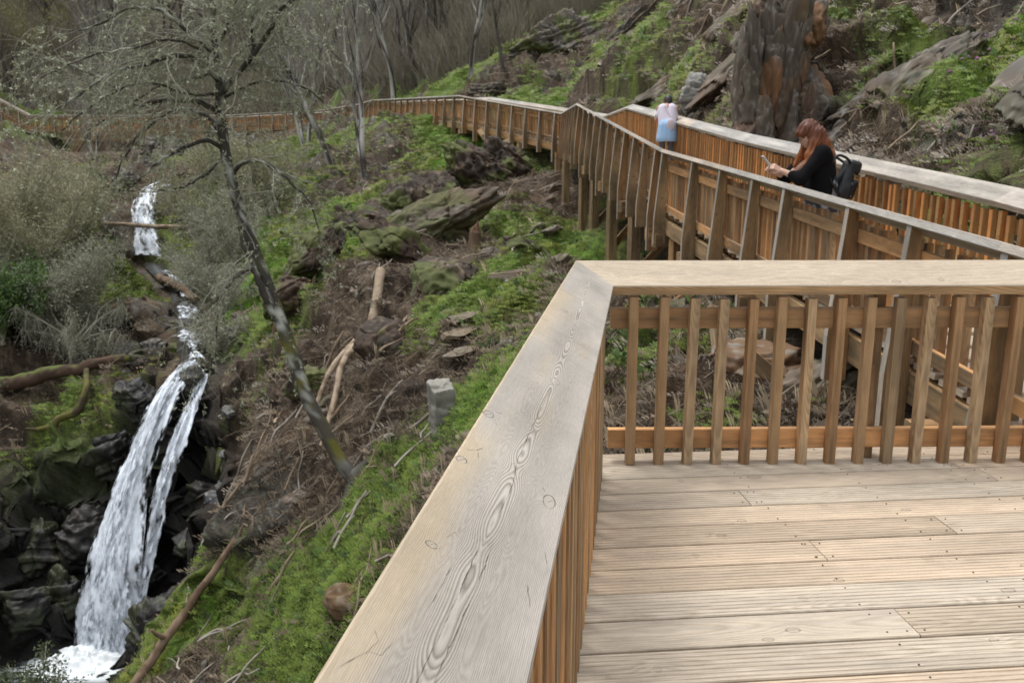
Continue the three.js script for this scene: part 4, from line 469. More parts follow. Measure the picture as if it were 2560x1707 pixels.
  for (let k = 0; k < 12; k++) { const x = lerp(-10.5, -6.2, R()), z = lerp(-21.5, -18.8, R()), s = 0.2 + 0.3 * R(); rock(sizeWord(s, 0.28, 0.4) + ' dark streamside rock ' + nearMark(x, z), x, z, [s, s * 0.6, s], 880 + k, { base: [0.07, 0.06, 0.05], moss: 0.4, lc: 0.2, dy: 0.02, group: 'rocks along the upper stream' }); }
  for (let k = 0; k < 10; k++) { const x = lerp(-16, -11, R()), z = lerp(-36, -29.4, R()), s = 0.4 + 0.5 * R(); if (segDist(CASC, x, z)[0] < 1.7 || segDist(STREAM, x, z)[0] < 1.3) continue; rock(sizeWord(s, 0.55, 0.75) + ' mossy boulder ' + nearMark(x, z), x, z, [s, s * 0.8, s], 900 + k, { base: [0.075, 0.065, 0.055], moss: 0.5, lc: 0.3, dy: 0.1, group: 'boulders round the upper cascade' }); }
  for (let k = 0; k < 10; k++) { const x = lerp(-22, -15, R()), z = lerp(-56, -46, R()), s = 0.5 + 0.8 * R(); rock(sizeWord(s, 0.75, 1.05) + ' dark boulder ' + nearMark(x, z) + ' in the stream bed', x, z, [s, s * 0.8, s], 920 + k, { base: [0.08, 0.07, 0.06], moss: 0.3, lc: 0.4, dy: 0.1, detail: 12, group: 'boulders below the footbridge' }); }
  for (let k = 0; k < 34; k++) { const a = R(), x = lerp(4.4, 11, a), z = -lerp(10, 42, R()), s = 0.35 + 0.7 * R(); if (z > -17 && x < 6) continue; rock(sizeWord(s, 0.55, 0.8) + ' weathered ledge ' + nearMark(x, z), x, z, [s * 1.5, s * 0.35, s * 0.6], 940 + k, { base: [0.12, 0.095, 0.07], rz: 0.5 + 0.3 * R(), ry: (R() - 0.5) * 0.6, strata: V(-0.5, 0.86, 0), freq: 14, moss: 0.2, lc: 0.3, detail: 12, group: g }); }
  for (let k = 0; k < 26; k++) { const x = lerp(-4.5, 1.4, R()), z = -lerp(9.5, 26, R()), s = 0.14 + 0.26 * R() * R(); rock(sizeWord(s, 0.17, 0.27) + ' stone in the litter ' + nearMark(x, z), x, z, [s * 1.4, s * 0.6, s], 980 + k, { base: [0.13, 0.105, 0.08], rz: 0.4, moss: 0.25, lc: 0.35, dy: 0.03, detail: 9, group: 'stones on the lower slope' }); }
}

// ---------------------------------------------------------------- trees and shrubs
class Wood { // collects tapered tubes with vertex colours
  constructor() { this.pos = []; this.idx = []; this.col = []; }
  tube(pts, rad, n, color, twist = 0) {
    const base = this.pos.length / 3, up = V(0.31, 0.2, 0.93).normalize(), a = V(0, 0, 0), b = V(0, 0, 0), t = V(0, 0, 0);
    for (let i = 0; i < pts.length; i++) { t.copy(pts[Math.min(i + 1, pts.length - 1)]).sub(pts[Math.max(i - 1, 0)]).normalize(); a.crossVectors(t, Math.abs(t.dot(up)) > 0.95 ? V(1, 0, 0) : up).normalize(); b.crossVectors(t, a);
      for (let k = 0; k < n; k++) { const an = k / n * Math.PI * 2 + twist, r = rad[i] * (n > 5 ? 1 + 0.10 * n2(k * 1.3 + i * 0.1, i * 0.15, 3) + 0.09 * n2(k * 2.9, i * 0.7, 4) : 1), x = pts[i].x + (a.x * Math.cos(an) + b.x * Math.sin(an)) * r, y = pts[i].y + (a.y * Math.cos(an) + b.y * Math.sin(an)) * r, z = pts[i].z + (a.z * Math.cos(an) + b.z * Math.sin(an)) * r; this.pos.push(x, y, z); const c = color(x, y, z, an, i / (pts.length - 1)); this.col.push(c[0], c[1], c[2]); } }
    for (let i = 0; i + 1 < pts.length; i++) for (let k = 0; k < n; k++) { const p = base + i * n + k, q = base + i * n + (k + 1) % n; this.idx.push(p, p + n, q, q, p + n, q + n); }
    const e = base + (pts.length - 1) * n; for (let k = 1; k + 1 < n; k++) this.idx.push(e, e + k + 1, e + k);
  }
  geo() { return geoFrom(this.pos, null, this.idx, this.col); }
}
M.bark = std({ vertexColors: true, roughness: 0.92 });
const MB2 = std({ vertexColors: true, roughness: 0.95, side: THREE.DoubleSide });
function spline(pts, rad, n) { const c = new THREE.CatmullRomCurve3(pts), P = [], Rr = []; for (let i = 0; i <= n; i++) { const t = i / n; P.push(c.getPoint(t)); const f = t * (rad.length - 1), k = Math.min(Math.floor(f), rad.length - 2); Rr.push(lerp(rad[k], rad[k + 1], f - k)); } return [P, Rr]; }
const barkGrey = (x, y, z) => { const a = n3(x * 9, y * 5, z * 9, 401), b = n3(x * 26, y * 18, z * 26, 402), w = smooth(0.2, 0.42, a + 0.6 * b), m = smooth(0.15, 0.5, n3(x * 4, y * 3, z * 4, 403)); const d = [0.055, 0.047, 0.038], l = [0.40, 0.41, 0.36]; return [0, 1, 2].map((q) => lerp(lerp(d[q], l[q], w), [0.115, 0.125, 0.055][q], m * 0.35) * (1 + 0.25 * b)); };
const twigGrey = (x, y, z) => { const b = n3(x * 6, y * 6, z * 6, 405); return [0.33 + 0.10 * b, 0.32 + 0.10 * b, 0.25 + 0.08 * b]; };
function twigs(w, lich, P, dir, len, r, lvl, R, droop, dens) { // a branch that forks and bends under its own weight
  const n = lvl === 0 ? 7 : lvl === 1 ? 5 : 3, pts = [P.clone()], rad = [r], d = dir.clone();
  for (let i = 1; i <= n; i++) { d.x += (R() - 0.5) * 0.55; d.y += (R() - 0.5) * 0.45 - droop * (0.10 + 0.10 * i / n); d.z += (R() - 0.5) * 0.55; d.normalize(); pts.push(pts[i - 1].clone().addScaledVector(d, len / n)); rad.push(r * (1 - 0.72 * i / n)); if (lich && R() < (lvl === 2 ? 0.12 : 0.25)) lich.push(pts[i].clone()); }
  w.tube(pts, rad, lvl === 0 ? 4 : 3, twigGrey);
  if (lvl < 2) { const c = Math.max(2, Math.round((lvl === 0 ? 7 : 4) * dens)); for (let k = 0; k < c; k++) { const i = 1 + Math.floor(R() * (n - 0.01)), e = d.clone().multiplyScalar(0.5).add(V(R() - 0.5, R() - 0.55, R() - 0.5).multiplyScalar(1.7)).normalize(); twigs(w, lich, pts[i], e, len * (0.35 + 0.35 * R()), r * 0.6, lvl + 1, R, droop, dens); } }
}
function tufts(list, R, s0, s1, c0, c1, n = 4) { const pos = [], col = [], idx = []; let o = 0; for (const p of list) { const t = R(), c = [0, 1, 2].map((q) => lerp(c0[q], c1[q], t)); for (let k = 0; k < n; k++) { const s = lerp(s0, s1, R()), a = V(R() - 0.5, R() - 0.5, R() - 0.5).normalize(), b = V(R() - 0.5, R() - 0.8, R() - 0.5).normalize(), q = p.clone().addScaledVector(a, s * 0.35); for (const v of [q, q.clone().addScaledVector(a, s), q.clone().addScaledVector(b, s * 0.8)]) { pos.push(v.x, v.y, v.z); col.push(...c); } idx.push(o, o + 1, o + 2); o += 3; } } return geoFrom(pos, null, idx, col); }
const TRUNK = [-2.02, -2.91, -10.7, 0.1434, -2.08, -2.75, -10.75, 0.128, -2.36, -2.38, -10.9, 0.119, -2.58, -2, -11.05, 0.1151, -2.8, -1.62, -11.2, 0.1167, -2.98, -1.17, -11.35, 0.1183, -3.15, -0.72, -11.5, 0.1141, -3.37, -0.21, -11.7, 0.1103, -3.63, 0.43, -11.9, 0.1004, -3.87, 1.07, -12.1, 0.0931, -4.02, 1.66, -12.3, 0.0854, -4.07, 2.13, -12.4, 0.0769, -4.09, 2.49, -12.5, 0.0682, -4.16, 2.91, -12.6, 0.0563, -4.17, 3.38, -12.7, 0.0473, -4.24, 3.97, -12.8, 0.0381, -4.27, 4.67, -12.9, 0.0192];
const LIMBS = [[-4.04, 2.34, -12.4, 0.0492, -3.8, 2.56, -12.3, 0.0458, -3.49, 2.8, -12.1, 0.039, -3.15, 3.16, -11.9, 0.0325, -3.03, 3.33, -11.8, 0.0263, -2.71, 3.53, -11.7, 0.0203, -2.4, 3.74, -11.6, 0.0115],
  [-3.47, 2.81, -12.1, 0.03, -3.48, 3.08, -12.1, 0.024, -3.48, 3.42, -12.2, 0.0182, -3.48, 3.86, -12.2, 0.0121],
  [-3.03, 3.32, -11.8, 0.0234, -3.11, 3.48, -11.9, 0.0177, -3.1, 3.82, -12, 0.0119],
  [-4.09, 2.49, -12.5, 0.0434, -4.17, 2.7, -12.2, 0.0363, -4.37, 2.79, -11.8, 0.0322, -4.67, 2.62, -11.4, 0.0283, -4.99, 2.48, -11.1, 0.022, -5.3, 2.18, -10.8, 0.0161, -5.54, 1.99, -10.6, 0.0079],
  [-4.11, 2.08, -12.4, 0.0431, -4.27, 2.21, -12.2, 0.0363, -4.63, 2.23, -11.9, 0.0295, -4.95, 2.15, -11.7, 0.0261, -5.23, 2.44, -11.5, 0.02, -5.61, 2.62, -11.4, 0.0141, -6.09, 2.76, -11.3, 0.0084],
  [-4.07, 1.84, -12.35, 0.0368, -4.33, 2.05, -12.5, 0.0341, -4.72, 2.14, -12.6, 0.0313, -5.18, 1.91, -12.6, 0.025, -5.52, 1.54, -12.6, 0.0188, -5.74, 1.11, -12.6, 0.0094],
  [-4.15, 2.85, -12.6, 0.0313, -4.39, 3.11, -12.4, 0.0277, -4.7, 3.39, -12.2, 0.0242, -5.03, 3.39, -12, 0.0208, -5.46, 3.16, -11.9, 0.0148, -5.94, 3.04, -11.8, 0.0088],
  [-4.18, 3.27, -12.7, 0.0315, -4.48, 3.53, -12.9, 0.0256, -4.8, 3.78, -13, 0.0194, -5.29, 3.9, -13, 0.0129],
  [-4.02, 1.6, -12.3, 0.0366, -4.21, 1.7, -12.1, 0.03, -4.51, 1.57, -11.9, 0.0266, -4.77, 1.4, -11.8, 0.0205, -4.98, 1.2, -11.7, 0.0145, -5.18, 1.03, -11.7, 0.0087],
  [-3.92, 1.19, -12.15, 0.0301, -3.67, 1.4, -12, 0.0298, -3.37, 1.41, -11.8, 0.0263, -3.09, 1.29, -11.6, 0.023, -2.84, 1.09, -11.5, 0.0171, -2.63, 0.87, -11.4, 0.0113, -2.54, 0.47, -11.4, 0.0068],
  [-4.05, 2.25, -12.4, 0.0246, -3.78, 2.44, -12.6, 0.0219, -3.31, 2.54, -12.7, 0.0189, -2.85, 2.37, -12.8, 0.014, -2.51, 2.04, -12.9, 0.0077],
  [-4.09, 2.43, -12.5, 0.0248, -3.97, 2.88, -12.9, 0.0192, -3.63, 3.15, -13.1, 0.0156, -3.14, 3.34, -13.2, 0.0098],
  [-4.11, 2.67, -12.5, 0.0248, -4.61, 2.58, -12.9, 0.0224, -5.24, 2.49, -13.2, 0.0196, -5.88, 2.19, -13.4, 0.016, -6.48, 1.87, -13.5, 0.0107],
  [-3.41, -0.15, -11.7, 0.0348, -3.55, -0, -11.5, 0.0285, -3.73, -0.15, -11.3, 0.0224, -3.85, -0.37, -11.2, 0.0167, -3.93, -0.78, -11.2, 0.0111, -3.98, -1.26, -11.2, 0.0067],
  [-3.18, -0.72, -11.5, 0.0514, -3.31, -0.41, -11.45, 0.0511, -3.43, -0.12, -11.5, 0.0457, -3.62, 0.28, -11.6, 0.0288, -3.7, 0.56, -11.7, 0.0174],
  [-3.98, 1.48, -12.25, 0.0243, -4.21, 1.25, -12, 0.0191, -4.49, 1.08, -11.9, 0.0148, -4.87, 1.02, -11.8, 0.0088],
  [-4.15, 2.97, -12.6, 0.025, -3.9, 3.23, -12.4, 0.0209, -3.73, 3.55, -12.3, 0.0159, -3.59, 3.88, -12.3, 0.0092],
  [-4.1, 2.61, -12.5, 0.031, -4.2, 2.9, -12, 0.0238, -4.41, 2.94, -11.5, 0.0194, -4.73, 2.8, -11.2, 0.0144, -5.19, 2.68, -11, 0.0109, -5.7, 2.41, -10.8, 0.007],
  [-4.09, 2.34, -12.45, 0.0247, -4.37, 2.31, -12, 0.0202, -4.72, 2.42, -11.6, 0.0161, -5.22, 2.19, -11.3, 0.0123, -5.66, 1.8, -11.1, 0.0077]];
const unpack = (a) => { const p = [], r = []; for (let i = 0; i < a.length; i += 4) { p.push(V(a[i], a[i + 1], a[i + 2])); r.push(a[i + 3]); } return [p, r]; };
{
  const R = rng(1001), t = thing('lichen_tree', 'bare leaning tree with grey lichen and a mossy trunk base', 'tree');
  const mossy = (x, y, z, an) => { const c = barkGrey(x, y, z), m = smooth(0.15, 0.5, n3(x * 7, y * 4, z * 7, 407) * 0.8 + 0.3 * n3(x * 22, y * 14, z * 22, 408) + smooth(1.0, 0.2, Math.abs(y + 1.75)) * 0.55 + 0.25 * Math.cos(an - 1.2) - 0.2), b = smooth(-1.0, -2.2, y); return c.map((v, q) => lerp(lerp(v, [0.075, 0.062, 0.048][q], b * 0.7), [0.13, 0.118, 0.02][q], clamp(m))); };
  const [tp, tr0] = unpack(TRUNK), tr = tr0.map((q) => q * 0.82), w = new Wood(); tp[0].y = ground(tp[0].x, tp[0].z) - 0.25; { const [P, Q] = spline(tp, tr, 90); w.tube(P, Q, 12, mossy); for (let k = 0; k < 5; k++) { const a = k * 1.3, b = tp[1].clone(), e = V(Math.cos(a), 0, Math.sin(a)), q = b.clone().addScaledVector(e, 0.42); q.y = ground(q.x, q.z) - 0.05; w.tube([b.clone().add(V(0, 0.12, 0)), b.clone().addScaledVector(e, 0.16).setY((b.y + q.y) / 2 + 0.02), q], [0.09, 0.06, 0.03], 6, mossy); } }
  add('trunk', w.geo(), M.bark, t);
  const lich = [], tw = new Wood();
  LIMBS.forEach((L, k) => { const [p, r] = unpack(L), [P, Q] = spline(p, r, 26), lw = new Wood(); for (let i = 1; i < P.length - 1; i++) P[i].add(V(R() - 0.5, R() - 0.5, R() - 0.5).multiplyScalar(0.025)); lw.tube(P, Q, 6, barkGrey); add('limb', lw.geo(), M.bark, t);
    for (let i = 3; i <= 26; i++) { const m = k === 14 ? 0 : (R() < ([5, 8, 12, 15, 18].includes(k) ? 0.3 : 0.62) ? 1 : 0); for (let j = 0; j < m; j++) { const tg = P[Math.min(i + 1, 26)].clone().sub(P[i - 1]).normalize(), e = tg.multiplyScalar(0.75).add(V(R() - 0.5, R() - 0.6, R() - 0.5).multiplyScalar(1.5)).normalize(); twigs(tw, lich, P[i], e, 0.4 + 0.75 * R(), Math.max(0.004, Q[i] * 0.38), 0, R, 0.5 + 0.5 * R(), 0.65); } if (R() < 0.8) lich.push(P[i].clone()); } });
  for (let i = 4; i < tp.length - 3; i++) for (let k = 0; k < 14; k++) { const p = tp[i].clone().lerp(tp[i + 1], R()).add(V((R() - 0.5) * 0.22, 0, 0.08)); lich.push(p); }
  for (let i = 8; i < tp.length - 1; i++) for (let k = 0; k < 2; k++) twigs(tw, lich, tp[i].clone().lerp(tp[i + 1], R()), V(R() - 0.5, R() * 0.4, R() - 0.5).normalize(), 0.7 + 0.6 * R(), 0.012, 0, R, 0.5, 0.5);
  add('twigs', tw.geo(), M.bark, t).userData.kind = 'stuff';
  add('lichen', tufts(lich, R, 0.012, 0.042, [0.34, 0.36, 0.24], [0.50, 0.52, 0.38], 9), MB2, t).userData.kind = 'stuff';
  console.log('tree tris', tw.idx.length / 3, lich.length);
}
// bare birch-like trees of the wood
const birch = (x, y, z) => { const a = n3(x * 5, y * 2.2, z * 5, 411), b = n3(x * 14, y * 9, z * 14, 412), w = smooth(0.0, 0.35, a + 0.45 * b); return [0, 1, 2].map((q) => lerp([0.06, 0.05, 0.042][q], [0.62, 0.61, 0.57][q], w)); };
const darkBark = (x, y, z) => { const b = n3(x * 6, y * 3, z * 6, 413); return [0.075 + 0.03 * b, 0.066 + 0.027 * b, 0.055 + 0.022 * b]; };
function bareTree(seed, H, r0, white, forks) {
  const R = rng(seed), tr = new Wood(), br = new Wood(), col = white ? birch : darkBark, g = new THREE.Group();
  const twigC = (x, y, z) => { const b = n3(x * 2, y * 2, z * 2, 414); return white ? [0.33 + 0.08 * b, 0.31 + 0.08 * b, 0.275 + 0.07 * b] : [0.21 + 0.06 * b, 0.19 + 0.055 * b, 0.16 + 0.045 * b]; };
  const stem = (P, d, len, r, lvl) => { const n = lvl === 0 ? 12 : lvl === 1 ? 7 : 4, pts = [P.clone()], rad = [r], e = d.clone(); for (let i = 1; i <= n; i++) { e.x += (R() - 0.5) * (lvl ? 0.4 : 0.22); e.z += (R() - 0.5) * (lvl ? 0.4 : 0.22); e.y += lvl ? 0.09 : 0.04; e.normalize(); pts.push(pts[i - 1].clone().addScaledVector(e, len / n)); rad.push(Math.max(0.006, r * (1 - 0.85 * i / n))); } (lvl === 0 ? tr : br).tube(pts, rad, lvl === 0 ? 7 : lvl === 1 ? 4 : 3, lvl < 2 ? col : twigC);
    if (lvl < 3) { const c = lvl === 0 ? 15 : lvl === 1 ? 6 : 5; for (let k = 0; k < c; k++) { const i = Math.min(n - 1, Math.floor((lvl === 0 ? 0.30 + 0.7 * R() : 0.2 + 0.8 * R()) * n)); const q = e.clone().multiplyScalar(0.4).add(V(R() - 0.5, 0.25 + 0.35 * R(), R() - 0.5).multiplyScalar(1.2)).normalize(); stem(pts[i], q, len * (lvl === 0 ? 0.22 + 0.2 * R() : 0.35 + 0.3 * R()), rad[i] * 0.5, lvl + 1); } } };
  stem(V(0, -0.4, 0), V((R() - 0.5) * 0.2, 1, (R() - 0.5) * 0.2).normalize(), H, r0, 0);
  for (let f = 0; f < forks; f++) stem(V((R() - 0.5) * 0.2, -0.3, (R() - 0.5) * 0.2), V((R() - 0.5) * 0.6, 1, (R() - 0.5) * 0.5).normalize(), H * (0.7 + 0.25 * R()), r0 * 0.75, 0);
  add('trunk', tr.geo(), M.bark, g); add('branches', br.geo(), M.bark, g).userData.kind = 'stuff'; return g;
}
const PROTO = [bareTree(2001, 12, 0.19, true, 0), bareTree(2002, 13, 0.17, true, 1), bareTree(2003, 11, 0.17, false, 0), bareTree(2004, 12, 0.16, false, 1), bareTree(2005, 10, 0.14, true, 2)];
const ordinal = ['leftmost', 'second', 'third', 'fourth', 'fifth', 'sixth', 'seventh', 'eighth', 'ninth', 'tenth'];
function plantTree(k, x, z, s, turn, label, group, tilt = 0) { const g = PROTO[k].clone(); g.name = numbered(k === 2 || k === 3 ? 'bare_tree' : 'birch_tree'); scene.add(g); g.position.set(x, ground(x, z), z); g.scale.setScalar(s); g.rotation.set(0, turn, tilt); return tag(g, label, 'tree', group); }
const WOODTREES = [[0, -6.85, -34, 0.75, 'thin pale birch rising left of the curving walkway'],
  [1, -5.09, -30, 0.62, 'forked pale birch rooted on the grassy bank below the walkway'],
  [4, -11.71, -50, 0.9, 'slim birch clump above the braced walkway legs'],
  [0, -7.68, -58, 1, 'white birch just behind the curving walkway handrail'],
  [1, -7.21, -60, 1, 'twin stemmed white birch behind the curving walkway'],
  [2, -6.01, -57, 1, 'dark bare tree behind the curving walkway'],
  [0, -5.69, -61, 0.95, 'white birch right of the twin stemmed one'],
  [3, -4.78, -59, 0.95, 'dark twin trunk tree in the birch row'],
  [2, -3.52, -55, 0.85, 'dark straight tree at the right of the birch row'],
  [0, -2.15, -46, 0.72, 'slender birch standing alone on the mid slope'],
  [2, -0.39, -44, 0.62, 'thin dark tree right of the lone birch'],
  [3, -1.68, -62, 0.9, 'dark tree at the top of the mid slope'],
  [1, -10.42, -70, 1.1, 'pale birch deeper in the wood'],
  [4, -12.48, -72, 1.1, 'birch clump behind the leaning tree branches'],
  [2, -15.38, -76, 1.2, 'dark tree deep in the wood left of the birches'],
  [0, -17.53, -74, 1.1, 'white birch right of the lichen tree crown'],
  [3, -22.18, -82, 1.2, 'dark twin tree behind the lichen tree'],
  [2, -6.46, -76, 1.2, 'dark trunk high in the wood'],
  [3, -4.5, -74, 1.1, 'dark forked trunk near the top of the wood'],
  [0, -8.94, -82, 1.2, 'pale trunk high in the wood'],
  [2, -11.88, -86, 1.3, 'dark trunk below the top edge of the wood'],
  [3, -33.87, -90, 1.3, 'dark tree behind the crown of the lichen tree'],
  [2, -38.32, -85, 1.2, 'dark tree on the upper left hillside'],
  [3, -43.1, -84, 1.2, 'dark twin tree on the far left hillside'],
  [2, -38.96, -70, 1, 'bare tree above the footbridge stairs'],
  [1, -31.03, -74, 0.9, 'pale birch above the middle of the footbridge'],
  [4, -26.14, -55, 0.55, 'pale clump of stems before the footbridge'],
  [0, -26.63, -86, 1.2, 'pale birch left of the lichen tree fork'],
  [3, 0.14, -72, 1, 'dark crooked tree at the upper middle edge'],
  [2, 1.71, -66, 0.8, 'short dark tree at the edge of the grassy slope']];
WOODTREES.forEach(([k, x, z, s, l], i) => plantTree(k, x, z, s, i * 2.4, l, 'bare trees of the wood', [0.12, -0.08, 0.05, -0.04][i % 4]));
{ const R = rng(88), L = []; for (let k = 0; k < 400 && L.length < 46; k++) { const a = (-40 + 40 * R()) * Math.PI / 180, D = 74 + 50 * R(), x = D * Math.sin(a), z = -D * Math.cos(a); if (L.some(([p, q]) => Math.hypot(p - x, q - z) < 4.5)) continue; L.push([x, z]); }
  L.sort((a, b) => a[0] / -a[1] - b[0] / -b[1]).forEach(([x, z], i) => { const k = Math.floor(R() * 5), D = Math.hypot(x, z); plantTree(k, x, z, 0.85 + 0.5 * R(), R() * 6, (k === 2 || k === 3 ? 'dark bare tree ' : 'pale bare tree ') + (D < 92 ? 'behind the footbridge' : D < 108 ? 'halfway up the far wooded hillside' : 'high on the far wooded hillside') + (i < 8 ? ' at the far left' : i < 16 ? ' left of the lichen tree' : i < 26 ? ' behind the lichen tree crown' : i < 36 ? ' right of the lichen tree' : ' above the curving walkway'), 'trees of the far hillside', (R() - 0.5) * 0.2); }); }
// shrubs
function shrub(name, label, x, z, H, Wd, seed, o) {
  const R = rng(seed), t = thing(name, label, 'shrub', [x, ground(x, z), z], o.group), st = new Wood(), tips = [], sc = o.stem || twigGrey;
  const n = o.stems || 10; for (let k = 0; k < n; k++) { const a = R() * 6.283, d = V(Math.cos(a) * Wd * 0.5, H * (0.55 + 0.45 * R()), Math.sin(a) * Wd * 0.4), pts = [V((R() - 0.5) * 0.3, -0.2, (R() - 0.5) * 0.3)]; for (let i = 1; i <= 6; i++) { const u = i / 6; pts.push(V(d.x * Math.pow(u, 1.2) + (R() - 0.5) * 0.15, d.y * u - (o.droop || 0) * u * u * H * 0.3, d.z * Math.pow(u, 1.2) + (R() - 0.5) * 0.15)); } st.tube(pts, [0.04, 0.034, 0.028, 0.022, 0.016, 0.011, 0.006].map((q) => q * (o.thick || 1)), 5, sc);
    for (let i = 2; i <= 6; i++) for (let j = 0; j < (o.sub || 5); j++) { const e = V(R() - 0.5, R() - 0.25 - (o.droop || 0), R() - 0.5).normalize(), L = (0.25 + 0.3 * R()) * Wd * 0.5, q = [pts[i].clone()]; for (let m = 1; m <= 4; m++) { e.add(V((R() - 0.5) * 0.5, (R() - 0.5) * 0.4 - (o.droop || 0) * 0.3, (R() - 0.5) * 0.5)).normalize(); q.push(q[m - 1].clone().addScaledVector(e, L / 4)); } st.tube(q, [0.011, 0.009, 0.007, 0.005, 0.003].map((v) => v * (o.thick || 1)), 3, sc); for (const p of q.slice(1)) for (let m = 0; m < (o.leaves || 3); m++) tips.push(p.clone().add(V(R() - 0.5, R() - 0.5, R() - 0.5).multiplyScalar(Wd * 0.11))); } }
  add('stems', st.geo(), M.bark, t); if (o.leaf) add('foliage', tufts(tips, R, o.size[0], o.size[1], o.leaf[0], o.leaf[1], o.per || 3), LEAF, t).userData.kind = 'stuff'; return t;
}
const LEAF = new THREE.MeshPhysicalMaterial({ vertexColors: true, roughness: 0.9, transmission: 0.3, thickness: 0, side: THREE.DoubleSide });
const OLIVE = [[0.24, 0.235, 0.14], [0.44, 0.42, 0.26]], FRESH = [[0.05, 0.11, 0.018], [0.12, 0.22, 0.035]], GREYG = [[0.25, 0.255, 0.18], [0.40, 0.40, 0.30]], YELLOW = [[0.16, 0.15, 0.03], [0.26, 0.23, 0.06]];
shrub('willow_shrub', 'large grey olive shrub left of the upper cascade', -12.4, -22.8, 3.0, 3.2, 3001, { leaf: OLIVE, size: [0.03, 0.07], stems: 16, sub: 7, leaves: 4 });
shrub('willow_shrub', 'olive shrub at the left edge above the green bush', -14.0, -23.6, 2.8, 3.0, 3002, { leaf: OLIVE, size: [0.03, 0.07], stems: 14, sub: 6, leaves: 4 });
shrub('willow_shrub', 'drooping grey twiggy shrub hanging over the gorge', -10.6, -20.4, 1.9, 2.4, 3003, { leaf: GREYG, size: [0.02, 0.05], stems: 16, sub: 8, leaves: 2, droop: 0.9, per: 2 });
shrub('willow_shrub', 'rounded grey olive shrub beside the left end of the fallen pale trunk', -13.2, -25.2, 2.3, 2.6, 3021, { leaf: OLIVE, size: [0.025, 0.06], stems: 18, sub: 8, leaves: 5 });
shrub('willow_shrub', 'broad pale shrub above the mossy trunk', -11.6, -21.6, 2.2, 3.0, 3022, { leaf: GREYG, size: [0.025, 0.06], stems: 18, sub: 8, leaves: 5 });
shrub('willow_shrub', 'tall olive shrub behind the left shrubs', -15.5, -27.5, 2.1, 4.2, 3023, { leaf: OLIVE, size: [0.03, 0.075], stems: 18, sub: 8, leaves: 5 });
shrub('willow_shrub', 'grey shrub hiding the right side of the rapids', -7.5, -22.4, 1.5, 2.2, 3024, { leaf: GREYG, size: [0.02, 0.05], stems: 14, sub: 7, leaves: 4 });
shrub('willow_shrub', 'soft olive shrub right of the fallen pale trunk', -8.9, -29.5, 2.4, 3.4, 3025, { leaf: OLIVE, size: [0.03, 0.07], stems: 16, sub: 7, leaves: 5 });
shrub('green_bush', 'bright green leafy bush at the left edge', -12.5, -20.6, 1.5, 2.2, 3004, { leaf: FRESH, size: [0.05, 0.10], stems: 12, sub: 6, leaves: 4 });
shrub('willow_shrub', 'pale olive shrub right of the upper cascade', -9.6, -27.2, 2.6, 3.0, 3005, { leaf: OLIVE, size: [0.03, 0.075], stems: 14, sub: 6, leaves: 4 });
shrub('willow_shrub', 'thin grey shrub behind the leaning trunk', -7.9, -24.6, 1.9, 2.4, 3006, { leaf: GREYG, size: [0.02, 0.05], stems: 12, sub: 6, leaves: 3 });
shrub('willow_shrub', 'small olive shrub beside the rapids', -7.0, -20.4, 1.1, 1.7, 3007, { leaf: GREYG, size: [0.02, 0.045], stems: 12, sub: 6, leaves: 2, droop: 0.3 });
shrub('willow_shrub', 'low pale shrub below the footbridge', -17.2, -40, 1.1, 2.6, 3009, { leaf: OLIVE, size: [0.05, 0.11], stems: 14, sub: 6, leaves: 4, thick: 1.5 });
shrub('green_bush', 'leafy grey green bush in the bottom left corner', -7.6, -11.3, 1.5, 1.6, 3011, { leaf: [[0.06, 0.085, 0.03], [0.14, 0.17, 0.075]], size: [0.025, 0.06], stems: 12, sub: 7, leaves: 4 });
shrub('willow_shrub', 'straggly shrub under the leaning tree', -9.0, -25.0, 1.8, 2.0, 3012, { leaf: GREYG, size: [0.02, 0.05], stems: 12, sub: 6, leaves: 3 });
shrub('willow_shrub', 'yellow green shrub on the upper left bank', -40, -74, 6, 7, 3014, { leaf: YELLOW, size: [0.06, 0.15], stems: 14, sub: 6, leaves: 3, thick: 2 });
shrub('willow_shrub', 'dark bush by the left gorge wall', -12.5, -17.6, 1.1, 2.2, 3015, { leaf: [[0.05, 0.07, 0.025], [0.10, 0.12, 0.05]], size: [0.03, 0.07], stems: 12, sub: 6, leaves: 4 });
